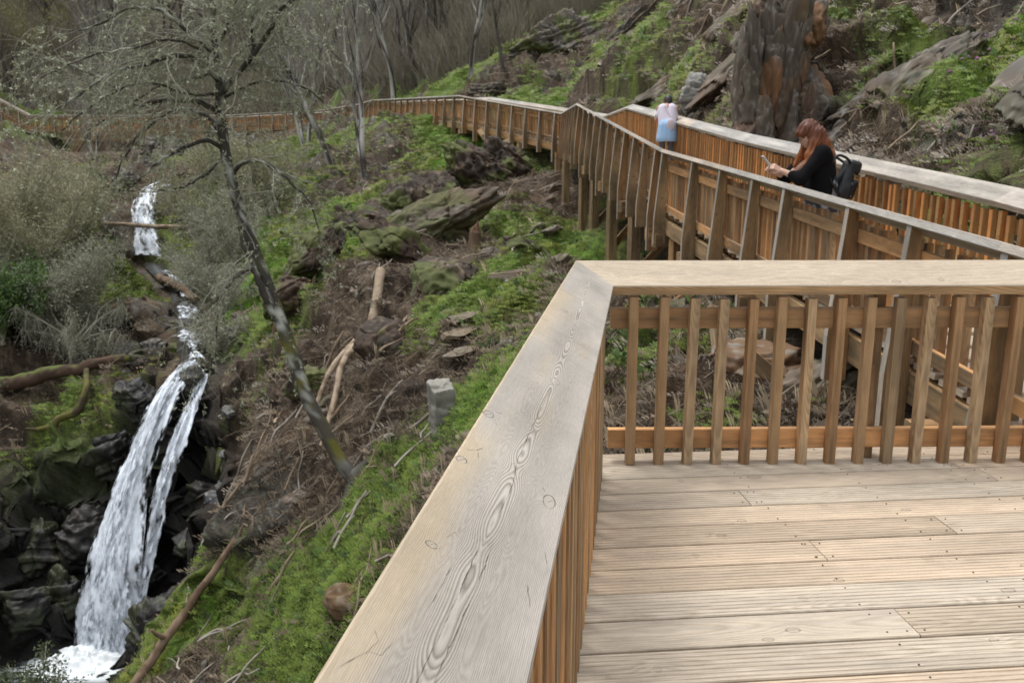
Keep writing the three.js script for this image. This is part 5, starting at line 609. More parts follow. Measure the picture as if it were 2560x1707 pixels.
{ // the wood as one mass of thin bare stems beyond the trees one can tell apart
  const clump = (seed, n) => { const R = rng(seed), w = new Wood(); for (let k = 0; k < n; k++) { const a = R() * 6.283, r = R() * 0.55, p = V(Math.cos(a) * r, -0.1, Math.sin(a) * r), d = V(Math.cos(a) * 0.35 + (R() - 0.5) * 0.5, 1, Math.sin(a) * 0.35 + (R() - 0.5) * 0.5).normalize(), L = 0.6 + 0.7 * R(), q = [p]; for (let i = 1; i <= 4; i++) { d.add(V((R() - 0.5) * 0.35, 0.05, (R() - 0.5) * 0.35)).normalize(); q.push(q[i - 1].clone().addScaledVector(d, L / 4)); } w.tube(q, [0.010, 0.008, 0.006, 0.004, 0.002], 3, () => [1, 1, 1]); for (let j = 0; j < 3; j++) { const i = 1 + Math.floor(R() * 3), e = d.clone().add(V(R() - 0.5, R() * 0.4, R() - 0.5)).normalize(); w.tube([q[i], q[i].clone().addScaledVector(e, 0.2), q[i].clone().addScaledVector(e, 0.4).add(V(0, 0.06, 0))], [0.005, 0.003, 0.0015], 3, () => [1, 1, 1]); } } return w.geo(); };
  const R = rng(71), gs = [clump(1, 34), clump(2, 34), clump(3, 30)], per = [[], [], []];
  for (let k = 0; k < 60000 && per[0].length + per[1].length + per[2].length < 1500; k++) { const az = (-44 + 52 * R()) * Math.PI / 180, D = 26 * Math.pow(4.8, R()), x = D * Math.sin(az), z = -D * Math.cos(az); const wood = D > 52 ? smooth(0.35, -0.1, az + 0.12 * n2(D * 0.1, az * 9, 5)) : smooth(-0.24, -0.36, az) * 0.22; if (R() > wood) continue; const sw = segDist(WALK, x, z)[0]; if (sw < 3.2 || segDist(STREAM, x, z)[0] < 1.6 || segDist(CASC, x, z)[0] < 2 || segDist(TOPC, x, z)[0] < 2) continue; if (D < WALKD(az) || (x < -12 && z > -70)) continue; per[k % 3].push([x, z, D]); }
  function WALKD(az) { const a = az * 180 / Math.PI; return a < -33 ? 68 : a < -12 ? 70 : a < -4 ? lerp(70, 45, (a + 12) / 8) : 45; }
  per.forEach((L, k) => { const im = new THREE.InstancedMesh(gs[k], M.bark, L.length), o = new THREE.Object3D(); L.forEach(([x, z, D], i) => { const s = (0.6 + 1.2 * R()) * smooth(10, 70, D) * 1.9; o.position.set(x, ground(x, z, false) - 0.1, z); o.rotation.set((R() - 0.5) * 0.3, R() * 6.28, (R() - 0.5) * 0.3); o.scale.set(s * 1.4, s * 1.05, s * 1.4); o.updateMatrix(); im.setMatrixAt(i, o.matrix); const t = R(), b = 0.75 + 0.5 * R(); im.setColorAt(i, lin(lerp(0.29, 0.31, t) * b, lerp(0.255, 0.285, t) * b, lerp(0.215, 0.20, t) * b)); }); im.name = numbered('undergrowth'); scene.add(im); tag(im, ['grey bare undergrowth filling the far wood', 'brown bare scrub among the far trees', 'olive bare thicket along the far banks'][k], 'undergrowth', null, 'stuff'); });
  console.log('undergrowth', per.map((l) => l.length).join());
}

// ---------------------------------------------------------------- logs, stumps, fallen branches
const peeled = (x, y, z) => { const a = n3(x * 7, y * 7, z * 7, 421), b = n3(x * 30, y * 30, z * 30, 422); return [0, 1, 2].map((q) => lerp([0.40, 0.31, 0.22][q], [0.22, 0.155, 0.105][q], smooth(-0.2, 0.4, a)) * (1 + 0.25 * b)); };
const greyWood = (x, y, z) => { const a = n3(x * 7, y * 7, z * 7, 423), b = n3(x * 30, y * 30, z * 30, 424); return [0, 1, 2].map((q) => lerp([0.42, 0.38, 0.32][q], [0.21, 0.175, 0.14][q], smooth(-0.2, 0.4, a)) * (1 + 0.2 * b)); };
const brownLog = (x, y, z) => { const a = n3(x * 6, y * 6, z * 6, 425), b = n3(x * 24, y * 24, z * 24, 426); return [0, 1, 2].map((q) => lerp([0.13, 0.082, 0.05][q], [0.21, 0.145, 0.095][q], smooth(0, 0.4, a)) * (1 + 0.3 * b)); };
const mossLog = (x, y, z) => { const a = n3(x * 2, y * 3, z * 2, 427), b = n3(x * 12, y * 12, z * 12, 428), m = smooth(-0.05, 0.2, a * 0.5 + 0.35 * b + (y + 3.32 - 0.14 * (x + 10.5)) * 2.2); return [0, 1, 2].map((q) => lerp([0.085, 0.05, 0.034][q], [0.10, 0.12, 0.028][q], m) * (1 + 0.3 * b)); };
function logThing(name, label, cat, parts, col, group) { const t = thing(name, label, cat, [0, 0, 0], group); for (const [nm, pts, rad, n] of parts) { const w = new Wood(), [P, Q] = spline(pts.map((p) => V(...p)), rad, n || 70); for (const p of P.slice(1, -1)) p.add(V(n3(p.x * 3, p.y * 3, p.z * 3, 1), n3(p.x * 3, p.y * 3, p.z * 3, 2), 0).multiplyScalar(rad[0] * 0.25)); w.tube(P, Q, 16, col); add(nm, w.geo(), M.bark, t); } return t; }
const gp = (x, z, d) => [x, ground(x, z) + d, z];
logThing('fallen_log', 'forked pale log lying on the brown litter right of the leaning tree', 'log', [['stem', [gp(-2.55, -16.6, 0.16), gp(-2.62, -15.4, 0.2), gp(-2.72, -14.3, 0.16)], [0.095, 0.085, 0.07]], ['fork', [gp(-2.70, -14.6, 0.18), gp(-3.0, -13.9, 0.18), gp(-3.25, -13.2, 0.06)], [0.055, 0.05, 0.035]], ['fork', [gp(-2.68, -14.7, 0.18), gp(-2.74, -13.6, 0.26), gp(-2.78, -12.7, 0.2), gp(-2.85, -12.2, 0.05)], [0.06, 0.055, 0.045, 0.025]]], peeled);
{ const a = gp(-5.15, -10.2, 0.16), b = gp(-4.05, -11.7, 0.20), m = [0.35, 0.7].map((u) => [lerp(a[0], b[0], u), Math.max(lerp(a[1], b[1], u), ground(lerp(a[0], b[0], u), lerp(a[2], b[2], u)) + 0.05), lerp(a[2], b[2], u)]); logThing('fallen_log', 'long brown log sloping to the pool at the bottom left', 'log', [['stem', [a, ...m, b], [0.066, 0.062, 0.056, 0.045], 60], ['stub', [m[0], [m[0][0] - 0.08, m[0][1] + 0.12, m[0][2] + 0.1], [m[0][0] - 0.14, m[0][1] + 0.2, m[0][2] + 0.12]], [0.04, 0.032, 0.02], 8]], brownLog); }
logThing('fallen_log', 'pale slim trunk fallen across the upper cascade', 'log', [['stem', [[-13.5, -0.70, -28.65], [-11.06, -0.80, -28.3], [-8.4, -0.92, -27.95]], [0.06, 0.075, 0.085]]], peeled);
logThing('fallen_log', 'thick mossy trunk across the left gorge wall', 'log', [['stem', [[-13.2, -3.72, -18.7], [-11.68, -3.62, -18.9], [-10.57, -3.40, -19.1], [-9.53, -3.22, -19.4], [-9.0, -3.12, -19.6]], [0.19, 0.18, 0.155, 0.125, 0.08], 70]], mossLog);
logThing('fallen_log', 'dark crossed log in the rapids', 'log', [['stem', [gp(-10.6, -25.6, 0.3), gp(-9.6, -24.4, 0.35), gp(-8.7, -23.4, 0.3)], [0.12, 0.12, 0.1]]], brownLog);
logThing('mossy_stump', 'crooked mossy stump hanging over the left gorge wall', 'stump', [['stem', [[-9.55, -3.2, -18.7], [-9.25, -3.45, -18.0], [-9.35, -3.85, -17.75], [-9.75, -4.05, -17.6], [-9.75, -4.6, -17.5]], [0.06, 0.07, 0.09, 0.075, 0.04]], ['stub', [[-9.8, -4.15, -17.6], [-10.1, -4.2, -17.5], [-10.3, -4.15, -17.4]], [0.06, 0.05, 0.02]]], (x, y, z) => { const m = smooth(-0.2, 0.2, n3(x * 6, y * 6, z * 6, 431)); return [lerp(0.06, 0.11, m), lerp(0.045, 0.10, m), 0.022]; });
const stumpCol = (x, y, z) => { const a = n3(x * 9, y * 9, z * 9, 433); return [0.24 + 0.09 * a, 0.145 + 0.06 * a, 0.09 + 0.04 * a]; };
[[-0.85, -19.2, 0.13, 0.28, 'reddish stump with a torn top on the middle slope'], [-1.6, -21.4, 0.12, 0.3, 'short cut stump beside the grassy path'], [-5.1, -18.2, 0.11, 0.45, 'orange cut stump near the rapids'], [-3.9, -22.3, 0.10, 0.2, 'pale sawn stump left of the grassy path'], [-1.9, -14.4, 0.10, 0.25, 'low stump above the forked log']].forEach(([x, z, r, h, l], k) => { const t = thing('stump', l, 'stump', [x, ground(x, z), z], 'stumps left after clearing'), w = new Wood(); w.tube([V(0, -0.15, 0), V(0.02, h * 0.3, 0), V(0.03, h * 0.8, 0), V(0.05, h, 0.01)], [r * 1.5, r * 1.05, r, r * 0.9], 10, brownLog); add('bark', w.geo(), M.bark, t); const c = new Wood(); if (k) c.tube([V(0.05, h - 0.01, 0.01), V(0.055, h + 0.03, 0.01)], [r * 0.85, r * 0.8], 9, stumpCol); else for (const [a, b, e] of [[0.07, 0.03, 0.22], [-0.02, 0.06, 0.10], [0.03, -0.05, 0.15], [0.10, -0.02, 0.08]]) c.tube([V(a, h - 0.08, b), V(a + 0.01, h + e * 0.6, b), V(a + 0.03, h + e, b + 0.02)], [0.055, 0.04, 0.006], 5, stumpCol); add('cut_face', c.geo(), M.bark, t); });
{ // fallen branches one can tell apart
  const R = rng(555), zones = [[-4.9, -1.6, -15.5, -10.2, 62], [-4.6, -0.8, -10.8, -6.6, 34], [4.3, 9.5, -19, -8.5, 40], [3.2, 9, -36, -19, 26], [-3, 1.4, -24, -10, 26], [-8.5, -5.5, -22, -18.5, 10]];
  const groups = Array(6).fill('dead branches strewn over the slopes');
  zones.forEach(([x0, x1, z0, z1, n], q) => { for (let k = 0; k < n; k++) { let x = lerp(x0, x1, R()), z = lerp(z0, z1, R()); if (segDist(WALK, x, z)[0] < 1.5 || segDist(FALL, x, z)[0] < 2.0 || (x < -3.6 && z > -13 && x < -3.6 - (z + 13) * 0.0 && ground(x, z) < -5.6)) continue;
    const D = Math.hypot(x, z), L = (0.25 + 0.6 * R() * R()) * lerp(1, 2.2, smooth(10, 35, D)), r = (0.013 + 0.02 * R() * R()) * lerp(1, 1.8, smooth(10, 35, D)), a = (R() < 0.7 ? 0.2 : 1.6) + (R() - 0.5) * 1.4, w = new Wood(), dx = Math.cos(a), dz = -Math.sin(a) * 0.9, pts = []; for (let i = 0; i <= 4; i++) { const u = i / 4 - 0.5, px = x + dx * L * u + (R() - 0.5) * L * 0.14, pz = z + dz * L * u + (R() - 0.5) * L * 0.14; pts.push(V(px, ground(px, pz) + r * 1.5 + 0.05 + 0.07 * R() + (i === 4 ? R() * 0.12 : 0), pz)); }
    for (let i = 1; i < 4; i++) pts[i].y = Math.max(pts[i].y, lerp(pts[0].y, pts[4].y, i / 4)); const col = R() < 0.5 ? greyWood : peeled, [P, Q] = spline(pts, [r, r, r * 0.9, r * 0.75, r * 0.5], 8); w.tube(P, Q, 5, col); if (R() < 0.5) { const e = pts[2], f = e.clone().add(V(dx * L * 0.2 + (R() - 0.5) * 0.2, 0.03 + 0.1 * R(), dz * L * 0.2 + (R() - 0.5) * 0.25)); w.tube([e, e.clone().lerp(f, 0.5).add(V(0, 0.02, 0)), f], [r * 0.6, r * 0.5, r * 0.3], 4, col); }
    tag(add('fallen_branch', w.geo(), M.bark), (L < 0.45 ? 'short ' : L < 0.8 ? '' : 'long ') + (col === greyWood ? 'grey' : 'tan') + (r > 0.022 ? ' thick' : ' thin') + ' dead branch ' + nearMark(x, z), 'branch', groups[q]); } });
}
// ---------------------------------------------------------------- ground cover nobody could count
function scatter(name, label, cat, geos, n, pick, place, seed) { const R = rng(seed), L = geos.map(() => []); let got = 0; for (let k = 0; k < n * 12 && got < n; k++) { const p = pick(R); if (!p) continue; L[k % geos.length].push(p); got++; } geos.forEach((g, i) => { const im = new THREE.InstancedMesh(g, place.mat, L[i].length), o = new THREE.Object3D(); L[i].forEach((p, j) => { place.at(o, p, R); o.updateMatrix(); im.setMatrixAt(j, o.matrix); im.setColorAt(j, place.color(p, R)); }); im.name = numbered(name); scene.add(im); tag(im, label[i % label.length], cat, null, 'stuff'); }); console.log(name, got); }
const wedge = (R, d0, d1, a0 = -40, a1 = 36) => { const D = d0 * Math.pow(d1 / d0, Math.pow(R(), 0.8)), a = (a0 + (a1 - a0) * R()) * Math.PI / 180; return [D * Math.sin(a), -D * Math.cos(a), D]; };
const clear = (x, z) => !(segDist(WALK, x, z)[0] < 0.5 && z > -60) && segDist(STREAM, x, z)[0] > 0.7 && segDist(FALL, x, z)[0] > 1.3 && segDist(CASC, x, z)[0] > 0.9 && !(x > -0.3 && z > -4.3) && wetness(x, z, ground(x, z, false)) < 0.4;
const gmat = new THREE.MeshPhysicalMaterial({ roughness: 0.9, transmission: 0.25, thickness: 0, side: THREE.DoubleSide });
function tuftGeo(seed, n, h, spread, lean, wm = 1) { const R = rng(seed), pos = [], idx = []; let o = 0; for (let k = 0; k < n; k++) { const a = R() * 6.283, r = R() * spread, x = Math.cos(a) * r, z = Math.sin(a) * r, hh = h * (0.5 + 0.6 * R()), lx = Math.cos(a + R()) * lean * hh, lz = Math.sin(a + R()) * lean * hh, w = (0.0014 + 0.0018 * R()) * wm, b = R() * 6.283, wx = Math.cos(b) * w, wz = Math.sin(b) * w; pos.push(x - wx, -0.02, z - wz, x + wx, -0.02, z + wz, x + lx * 0.45 + wx * 0.8, hh * 0.6, z + lz * 0.45 + wz * 0.8, x + lx, hh * (1 - lean * 0.3), z + lz); idx.push(o, o + 1, o + 2, o, o + 2, o + 3); o += 4; } const g = geoFrom(pos, null, idx), nn = g.attributes.normal; for (let i = 0; i < nn.count; i++) { const v = V(nn.getX(i), Math.abs(nn.getY(i)), nn.getZ(i)).multiplyScalar(0.7).add(V(0, 0.6, 0)).normalize(); nn.setXYZ(i, v.x, v.y, v.z); } return g; }
scatter('grass', ['short green grass growing on the slopes', 'taller green grass tufts on the slopes'], 'grass', [tuftGeo(1, 60, 0.026, 0.13, 0.7), tuftGeo(2, 44, 0.045, 0.10, 0.8)], 110000, (R) => { const [x, z, D] = wedge(R, 5.2, 60); const g = greenness(x, z) + 0.42 * n2(x * 3.3, z * 3.3, 77) + 0.2 * n2(x * 9, z * 9, 76); if (g < 0.02 || R() > smooth(0.0, 0.5, g) || !clear(x, z)) return null; return [x, z, D, g]; }, { mat: gmat, at: (o, [x, z, D], R) => { const s = (0.55 + 0.6 * R()) * lerp(0.85, 2.2, smooth(8, 60, D)); o.position.set(x, ground(x, z), z); o.rotation.set((R() - 0.5) * 0.4, R() * 6.28, (R() - 0.5) * 0.4); o.scale.set(s * 1.2, s * 0.8, s * 1.2); }, color: ([x, z, D, g], R) => { const t = R(), b = 0.75 + 0.5 * R(), y = smooth(-0.2, 0.6, n2(x * 0.6, z * 0.6, 78) + 0.5 * n2(x * 3, z * 3, 75)); return lin(lerp(lerp(0.165, 0.21, t), 0.27, y * 0.6) * b, lerp(lerp(0.23, 0.295, t), 0.28, y * 0.6) * b, lerp(0.03, 0.05, t) * b); } }, 81);
scatter('dry_grass', ['dry brown grass and stems matted on the slopes'], 'dry grass', [tuftGeo(3, 40, 0.05, 0.15, 1.0)], 17000, (R) => { const [x, z, D] = wedge(R, 5.2, 62); const g = greenness(x, z); if (R() < smooth(0.1, 0.7, g) || !clear(x, z)) return null; return [x, z, D]; }, { mat: gmat, at: (o, [x, z, D], R) => { const s = (0.7 + 0.9 * R()) * lerp(0.9, 1.5, smooth(8, 60, D)); o.position.set(x, ground(x, z), z); o.rotation.set((R() - 0.5) * 0.8, R() * 6.28, (R() - 0.5) * 0.8); o.scale.set(s * 1.2, s * 0.7, s * 1.2); }, color: (p, R) => { const t = R(), b = 0.6 + 0.7 * R(); return lin(lerp(0.115, 0.235, t) * b, lerp(0.08, 0.18, t) * b, lerp(0.052, 0.118, t) * b); } }, 82);
{ const st = (seed) => { const R = rng(seed), w = new Wood(), p = [V(-0.5, 0, 0), V(-0.2, 0.02 + 0.05 * R(), 0.06 * (R() - 0.5)), V(0.15, 0.03, 0.14 * (R() - 0.5)), V(0.5, 0.02 * R(), 0.1 * (R() - 0.5))]; w.tube(p, [0.012, 0.013, 0.010, 0.006], 4, () => [1, 1, 1]); w.tube([p[1], p[1].clone().add(V(0.18, 0.05, 0.12)), p[1].clone().add(V(0.3, 0.06, 0.24))], [0.008, 0.006, 0.003], 3, () => [1, 1, 1]); return w.geo(); };
  scatter('twig_litter', ['small dead twigs strewn over the slopes', 'broken sticks strewn over the slopes', 'thin dry stems strewn over the slopes'], 'twigs', [st(1), st(2), st(3)], 19000, (R) => { const [x, z, D] = wedge(R, 5.4, 50); let b = 0.45; for (const [cx, cz, r] of BROWNS) if (Math.hypot(x - cx, z - cz) < r * 1.1) b = 1; if (R() > b * smooth(0.9, 0.1, greenness(x, z)) || !clear(x, z)) return null; return [x, z, D]; }, { mat: M.bark, at: (o, [x, z, D], R) => { const s = (0.12 + 0.42 * R() * R()) * lerp(1, 2.4, smooth(8, 45, D)); o.position.set(x, ground(x, z) + 0.03 + 0.04 * R(), z); o.rotation.set((R() - 0.5) * 0.9, R() < 0.5 ? 0.4 + (R() - 0.5) : R() * 6.28, 0.45 + (R() - 0.5) * 0.9); o.scale.set(s, s, s); }, color: (p, R) => { const t = R(), b = 0.55 + 0.75 * R(); return lin(lerp(0.20, 0.42, t) * b, lerp(0.14, 0.35, t) * b, lerp(0.09, 0.27, t) * b); } }, 83); }
{ const lf = geoFrom([-0.02, 0, 0, 0, 0.004, -0.013, 0.022, 0, 0, 0, 0.006, 0.013], null, [0, 2, 1, 0, 3, 2]);
  scatter('leaf_litter', ['dead brown leaves and wood chips on the ground'], 'leaf litter', [lf], 34000, (R) => { const [x, z, D] = wedge(R, 5.2, 40); if (R() < smooth(0.2, 0.8, greenness(x, z)) || !clear(x, z)) return null; return [x, z, D]; }, { mat: gmat, at: (o, [x, z, D], R) => { const s = (0.35 + 0.75 * R() * R()) * lerp(1, 1.4, smooth(8, 40, D)); o.position.set(x, ground(x, z) + 0.008, z); o.rotation.set((R() - 0.5) * 1.6, R() * 6.28, (R() - 0.5) * 1.6); o.scale.setScalar(s); }, color: (p, R) => { const t = R(), b = 0.55 + 0.8 * R(); return lin(lerp(0.15, 0.34, t) * b, lerp(0.09, 0.25, t) * b, lerp(0.055, 0.165, t) * b); } }, 84); }
scatter('weeds', ['low broad leaved weeds among the grass', 'dark green weed rosettes among the grass'], 'weeds', [tuftGeo(11, 9, 0.07, 0.05, 1.2, 7), tuftGeo(12, 12, 0.10, 0.05, 0.8, 5)], 5200, (R) => { const [x, z, D] = wedge(R, 5.2, 36); const g = greenness(x, z); if (g < -0.15 || R() > smooth(-0.2, 0.5, g + 0.5 * n2(x * 1.7, z * 1.7, 79)) || !clear(x, z)) return null; return [x, z, D]; }, { mat: gmat, at: (o, [x, z, D], R) => { const s = (0.5 + 0.8 * R()) * lerp(1, 1.8, smooth(8, 40, D)); o.position.set(x, ground(x, z), z); o.rotation.set((R() - 0.5) * 0.5, R() * 6.28, (R() - 0.5) * 0.5); o.scale.setScalar(s); }, color: (p, R) => { const b = 0.6 + 0.7 * R(); return lin(0.085 * b, 0.15 * b, 0.03 * b); } }, 86);
scatter('dry_stems', ['tall dry stems standing on the slopes'], 'dry stems', [tuftGeo(13, 6, 0.22, 0.08, 0.35, 1.1)], 4200, (R) => { const [x, z, D] = wedge(R, 5.4, 45); if (n2(x * 0.9, z * 0.9, 80) < 0 || !clear(x, z)) return null; return [x, z, D]; }, { mat: gmat, at: (o, [x, z, D], R) => { const s = 0.6 + 0.8 * R(); o.position.set(x, ground(x, z), z); o.rotation.set((R() - 0.5) * 0.5, R() * 6.28, (R() - 0.5) * 0.5); o.scale.setScalar(s); }, color: (p, R) => { const b = 0.7 + 0.6 * R(); return lin(0.30 * b, 0.235 * b, 0.15 * b); } }, 87);
{ // pink flowers and yellow flowers on the right slope
  const fl = new THREE.IcosahedronGeometry(0.022, 0);
  scatter('flowers', ['small pink flowers in the grass at the upper right'], 'flowers', [fl], 420, (R) => { const c = R() < 0.8 ? [7.6, -13.8, 1.6] : [5.9, -10.3, 0.5], x = c[0] + (R() - 0.5) * 2 * c[2], z = c[1] + (R() - 0.5) * 2 * c[2]; return n2(x * 3, z * 3, 5) > -0.1 ? [x, z] : null; }, { mat: std({}), at: (o, [x, z], R) => { o.position.set(x, ground(x, z) + 0.06 + 0.05 * R(), z); o.rotation.y = R() * 6; o.scale.setScalar(0.6 + 0.6 * R()); }, color: (p, R) => lin(0.42, 0.12 + 0.1 * R(), 0.40) }, 85); }

// ---------------------------------------------------------------- people
const sdSeg = (p, a, b, ra, rb) => { const bx = b[0] - a[0], by = b[1] - a[1], bz = b[2] - a[2], px = p[0] - a[0], py = p[1] - a[1], pz = p[2] - a[2], t = clamp((px * bx + py * by + pz * bz) / (bx * bx + by * by + bz * bz + 1e-9)), dx = px - bx * t, dy = py - by * t, dz = pz - bz * t; return Math.sqrt(dx * dx + dy * dy + dz * dz) - lerp(ra, rb, t); };
const sdEll = (p, c, r) => { const x = (p[0] - c[0]) / r[0], y = (p[1] - c[1]) / r[1], z = (p[2] - c[2]) / r[2], k = Math.sqrt(x * x + y * y + z * z); return (k - 1) * Math.min(r[0], r[1], r[2]); };
const smin = (a, b, k) => { const h = Math.max(k - Math.abs(a - b), 0) / k; return Math.min(a, b) - h * h * k * 0.25; };
function surface(lo, hi, cell, f) { // naive surface nets
  const n = [0, 1, 2].map((q) => Math.ceil((hi[q] - lo[q]) / cell) + 1), S = new Float32Array(n[0] * n[1] * n[2]), id = (i, j, k) => i + n[0] * (j + n[1] * k), p = [0, 0, 0];
  for (let k = 0; k < n[2]; k++) for (let j = 0; j < n[1]; j++) for (let i = 0; i < n[0]; i++) { p[0] = lo[0] + i * cell; p[1] = lo[1] + j * cell; p[2] = lo[2] + k * cell; S[id(i, j, k)] = f(p); }
  const vert = new Int32Array(S.length).fill(-1), pos = [], idx = [], E = [[0, 1], [0, 2], [0, 4], [1, 3], [1, 5], [2, 3], [2, 6], [3, 7], [4, 5], [4, 6], [5, 7], [6, 7]];
  for (let k = 0; k < n[2] - 1; k++) for (let j = 0; j < n[1] - 1; j++) for (let i = 0; i < n[0] - 1; i++) { const c = []; for (let q = 0; q < 8; q++) c.push(S[id(i + (q & 1), j + (q >> 1 & 1), k + (q >> 2))]); let x = 0, y = 0, z = 0, m = 0; for (const [a, b] of E) if ((c[a] < 0) !== (c[b] < 0)) { const t = c[a] / (c[a] - c[b]); x += lerp(a & 1, b & 1, t); y += lerp(a >> 1 & 1, b >> 1 & 1, t); z += lerp(a >> 2, b >> 2, t); m++; } if (m) { vert[id(i, j, k)] = pos.length / 3; pos.push(lo[0] + (i + x / m) * cell, lo[1] + (j + y / m) * cell, lo[2] + (k + z / m) * cell); } }
  const quad = (a, b, c, d, flip) => { if (a < 0 || b < 0 || c < 0 || d < 0) return; flip ? idx.push(a, c, b, a, d, c) : idx.push(a, b, c, a, c, d); };
  for (let k = 1; k < n[2] - 1; k++) for (let j = 1; j < n[1] - 1; j++) for (let i = 1; i < n[0] - 1; i++) { const s = S[id(i, j, k)] < 0; if (s !== (S[id(i + 1, j, k)] < 0)) quad(vert[id(i, j - 1, k - 1)], vert[id(i, j, k - 1)], vert[id(i, j, k)], vert[id(i, j - 1, k)], !s); if (s !== (S[id(i, j + 1, k)] < 0)) quad(vert[id(i - 1, j, k - 1)], vert[id(i - 1, j, k)], vert[id(i, j, k)], vert[id(i, j, k - 1)], !s); if (s !== (S[id(i, j, k + 1)] < 0)) quad(vert[id(i - 1, j - 1, k)], vert[id(i, j - 1, k)], vert[id(i, j, k)], vert[id(i - 1, j, k)], !s); }
  return geoFrom(pos, null, idx);
}
const seg = (list, k) => (p) => { let d = 1e9; for (const [a, b, ra, rb] of list) d = smin(d, sdSeg(p, a, b, ra, rb), k); return d; };
// a hand: palm and five bent fingers, wrist w, pointing along f, back of the hand towards b; curl closes the fingers
function handSegs(w, f, b, s, curl, side) { const F = V(...f).normalize(), B = V(...b).addScaledVector(F, -V(...b).dot(F)).normalize(), T = F.clone().cross(B).multiplyScalar(side), at3 = (u, v, q) => V(...w).addScaledVector(F, u * s).addScaledVector(T, v * s).addScaledVector(B, q * s).toArray(), L = [];
  for (const v of [-0.026, -0.009, 0.009, 0.026]) L.push([at3(0.005, v * 0.7, 0), at3(0.085, v, 0.004), 0.013 * s, 0.011 * s]);
  [[-0.030, 0.066], [-0.010, 0.078], [0.011, 0.074], [0.031, 0.058]].forEach(([v, len], i) => { const c = curl * (1 + i * 0.05), p1 = at3(0.088, v, 0.004), a1 = c * 0.7, p2 = at3(0.088 + len * 0.45 * Math.cos(a1), v, 0.004 - len * 0.45 * Math.sin(a1)), a2 = a1 + c * 0.9, p3 = at3(0.088 + len * 0.45 * Math.cos(a1) + len * 0.32 * Math.cos(a2), v, 0.004 - len * 0.45 * Math.sin(a1) - len * 0.32 * Math.sin(a2)), a3 = a2 + c * 0.5, p4 = at3(0.088 + len * (0.45 * Math.cos(a1) + 0.32 * Math.cos(a2) + 0.23 * Math.cos(a3)), v, 0.004 - len * (0.45 * Math.sin(a1) + 0.32 * Math.sin(a2) + 0.23 * Math.sin(a3))); L.push([p1, p2, 0.0095 * s, 0.009 * s], [p2, p3, 0.009 * s, 0.008 * s], [p3, p4, 0.008 * s, 0.0068 * s]); });
  L.push([at3(0.02, -0.028, -0.004), at3(0.052, -0.05, -0.02), 0.012 * s, 0.011 * s], [at3(0.052, -0.05, -0.02), at3(0.08, -0.045, -0.036), 0.0105 * s, 0.008 * s]); return L; }
const boundsOf = (L, m) => { const lo = [1e9, 1e9, 1e9], hi = [-1e9, -1e9, -1e9]; for (const [a, b, ra, rb] of L) for (const [c, r] of [[a, ra], [b, rb]]) for (let q = 0; q < 3; q++) { lo[q] = Math.min(lo[q], c[q] - r - m); hi[q] = Math.max(hi[q], c[q] + r + m); } return [lo, hi]; };
function segMesh(L, k, cell, m = 0.03, extra) { const [lo, hi] = boundsOf(L, m), f = seg(L, k); return surface(lo, hi, cell, extra ? (p) => extra(p, f(p)) : f); }
// head in its own axes: +x is where it looks
function headGeo() { return surface([-0.13, -0.17, -0.11], [0.15, 0.15, 0.11], 0.005, (p) => { let d = sdEll(p, [-0.012, 0.03, 0], [0.098, 0.103, 0.078]); d = smin(d, sdEll(p, [0.035, -0.045, 0], [0.060, 0.072, 0.058]), 0.05); d = smin(d, sdEll(p, [0.066, -0.092, 0], [0.022, 0.018, 0.022]), 0.03); d = smin(d, sdSeg(p, [0.088, 0.012, 0], [0.108, -0.028, 0], 0.007, 0.013), 0.018); d = smin(d, sdEll(p, [0.085, -0.062, 0], [0.016, 0.009, 0.022]), 0.014); for (const s of [-1, 1]) { d = smin(d, sdSeg(p, [0.084, 0.026, 0.012 * s], [0.070, 0.028, 0.045 * s], 0.008, 0.008), 0.016); d = Math.max(d, -sdEll(p, [0.098, 0.006, 0.030 * s], [0.016, 0.010, 0.016])); d = smin(d, sdEll(p, [-0.012, -0.005, 0.078 * s], [0.020, 0.032, 0.010]), 0.008); } return smin(d, sdSeg(p, [-0.03, -0.07, 0], [-0.055, -0.17, 0], 0.05, 0.052), 0.03); }); }
const skin = std({ color: lin(0.60, 0.37, 0.28), roughness: 0.55 });
const place = (g, p, rx, ry, rz) => { g.applyMatrix4(new THREE.Matrix4().compose(V(...p), new THREE.Quaternion().setFromEuler(new THREE.Euler(rx, ry, rz, 'YXZ')), V(1, 1, 1))); return g; };
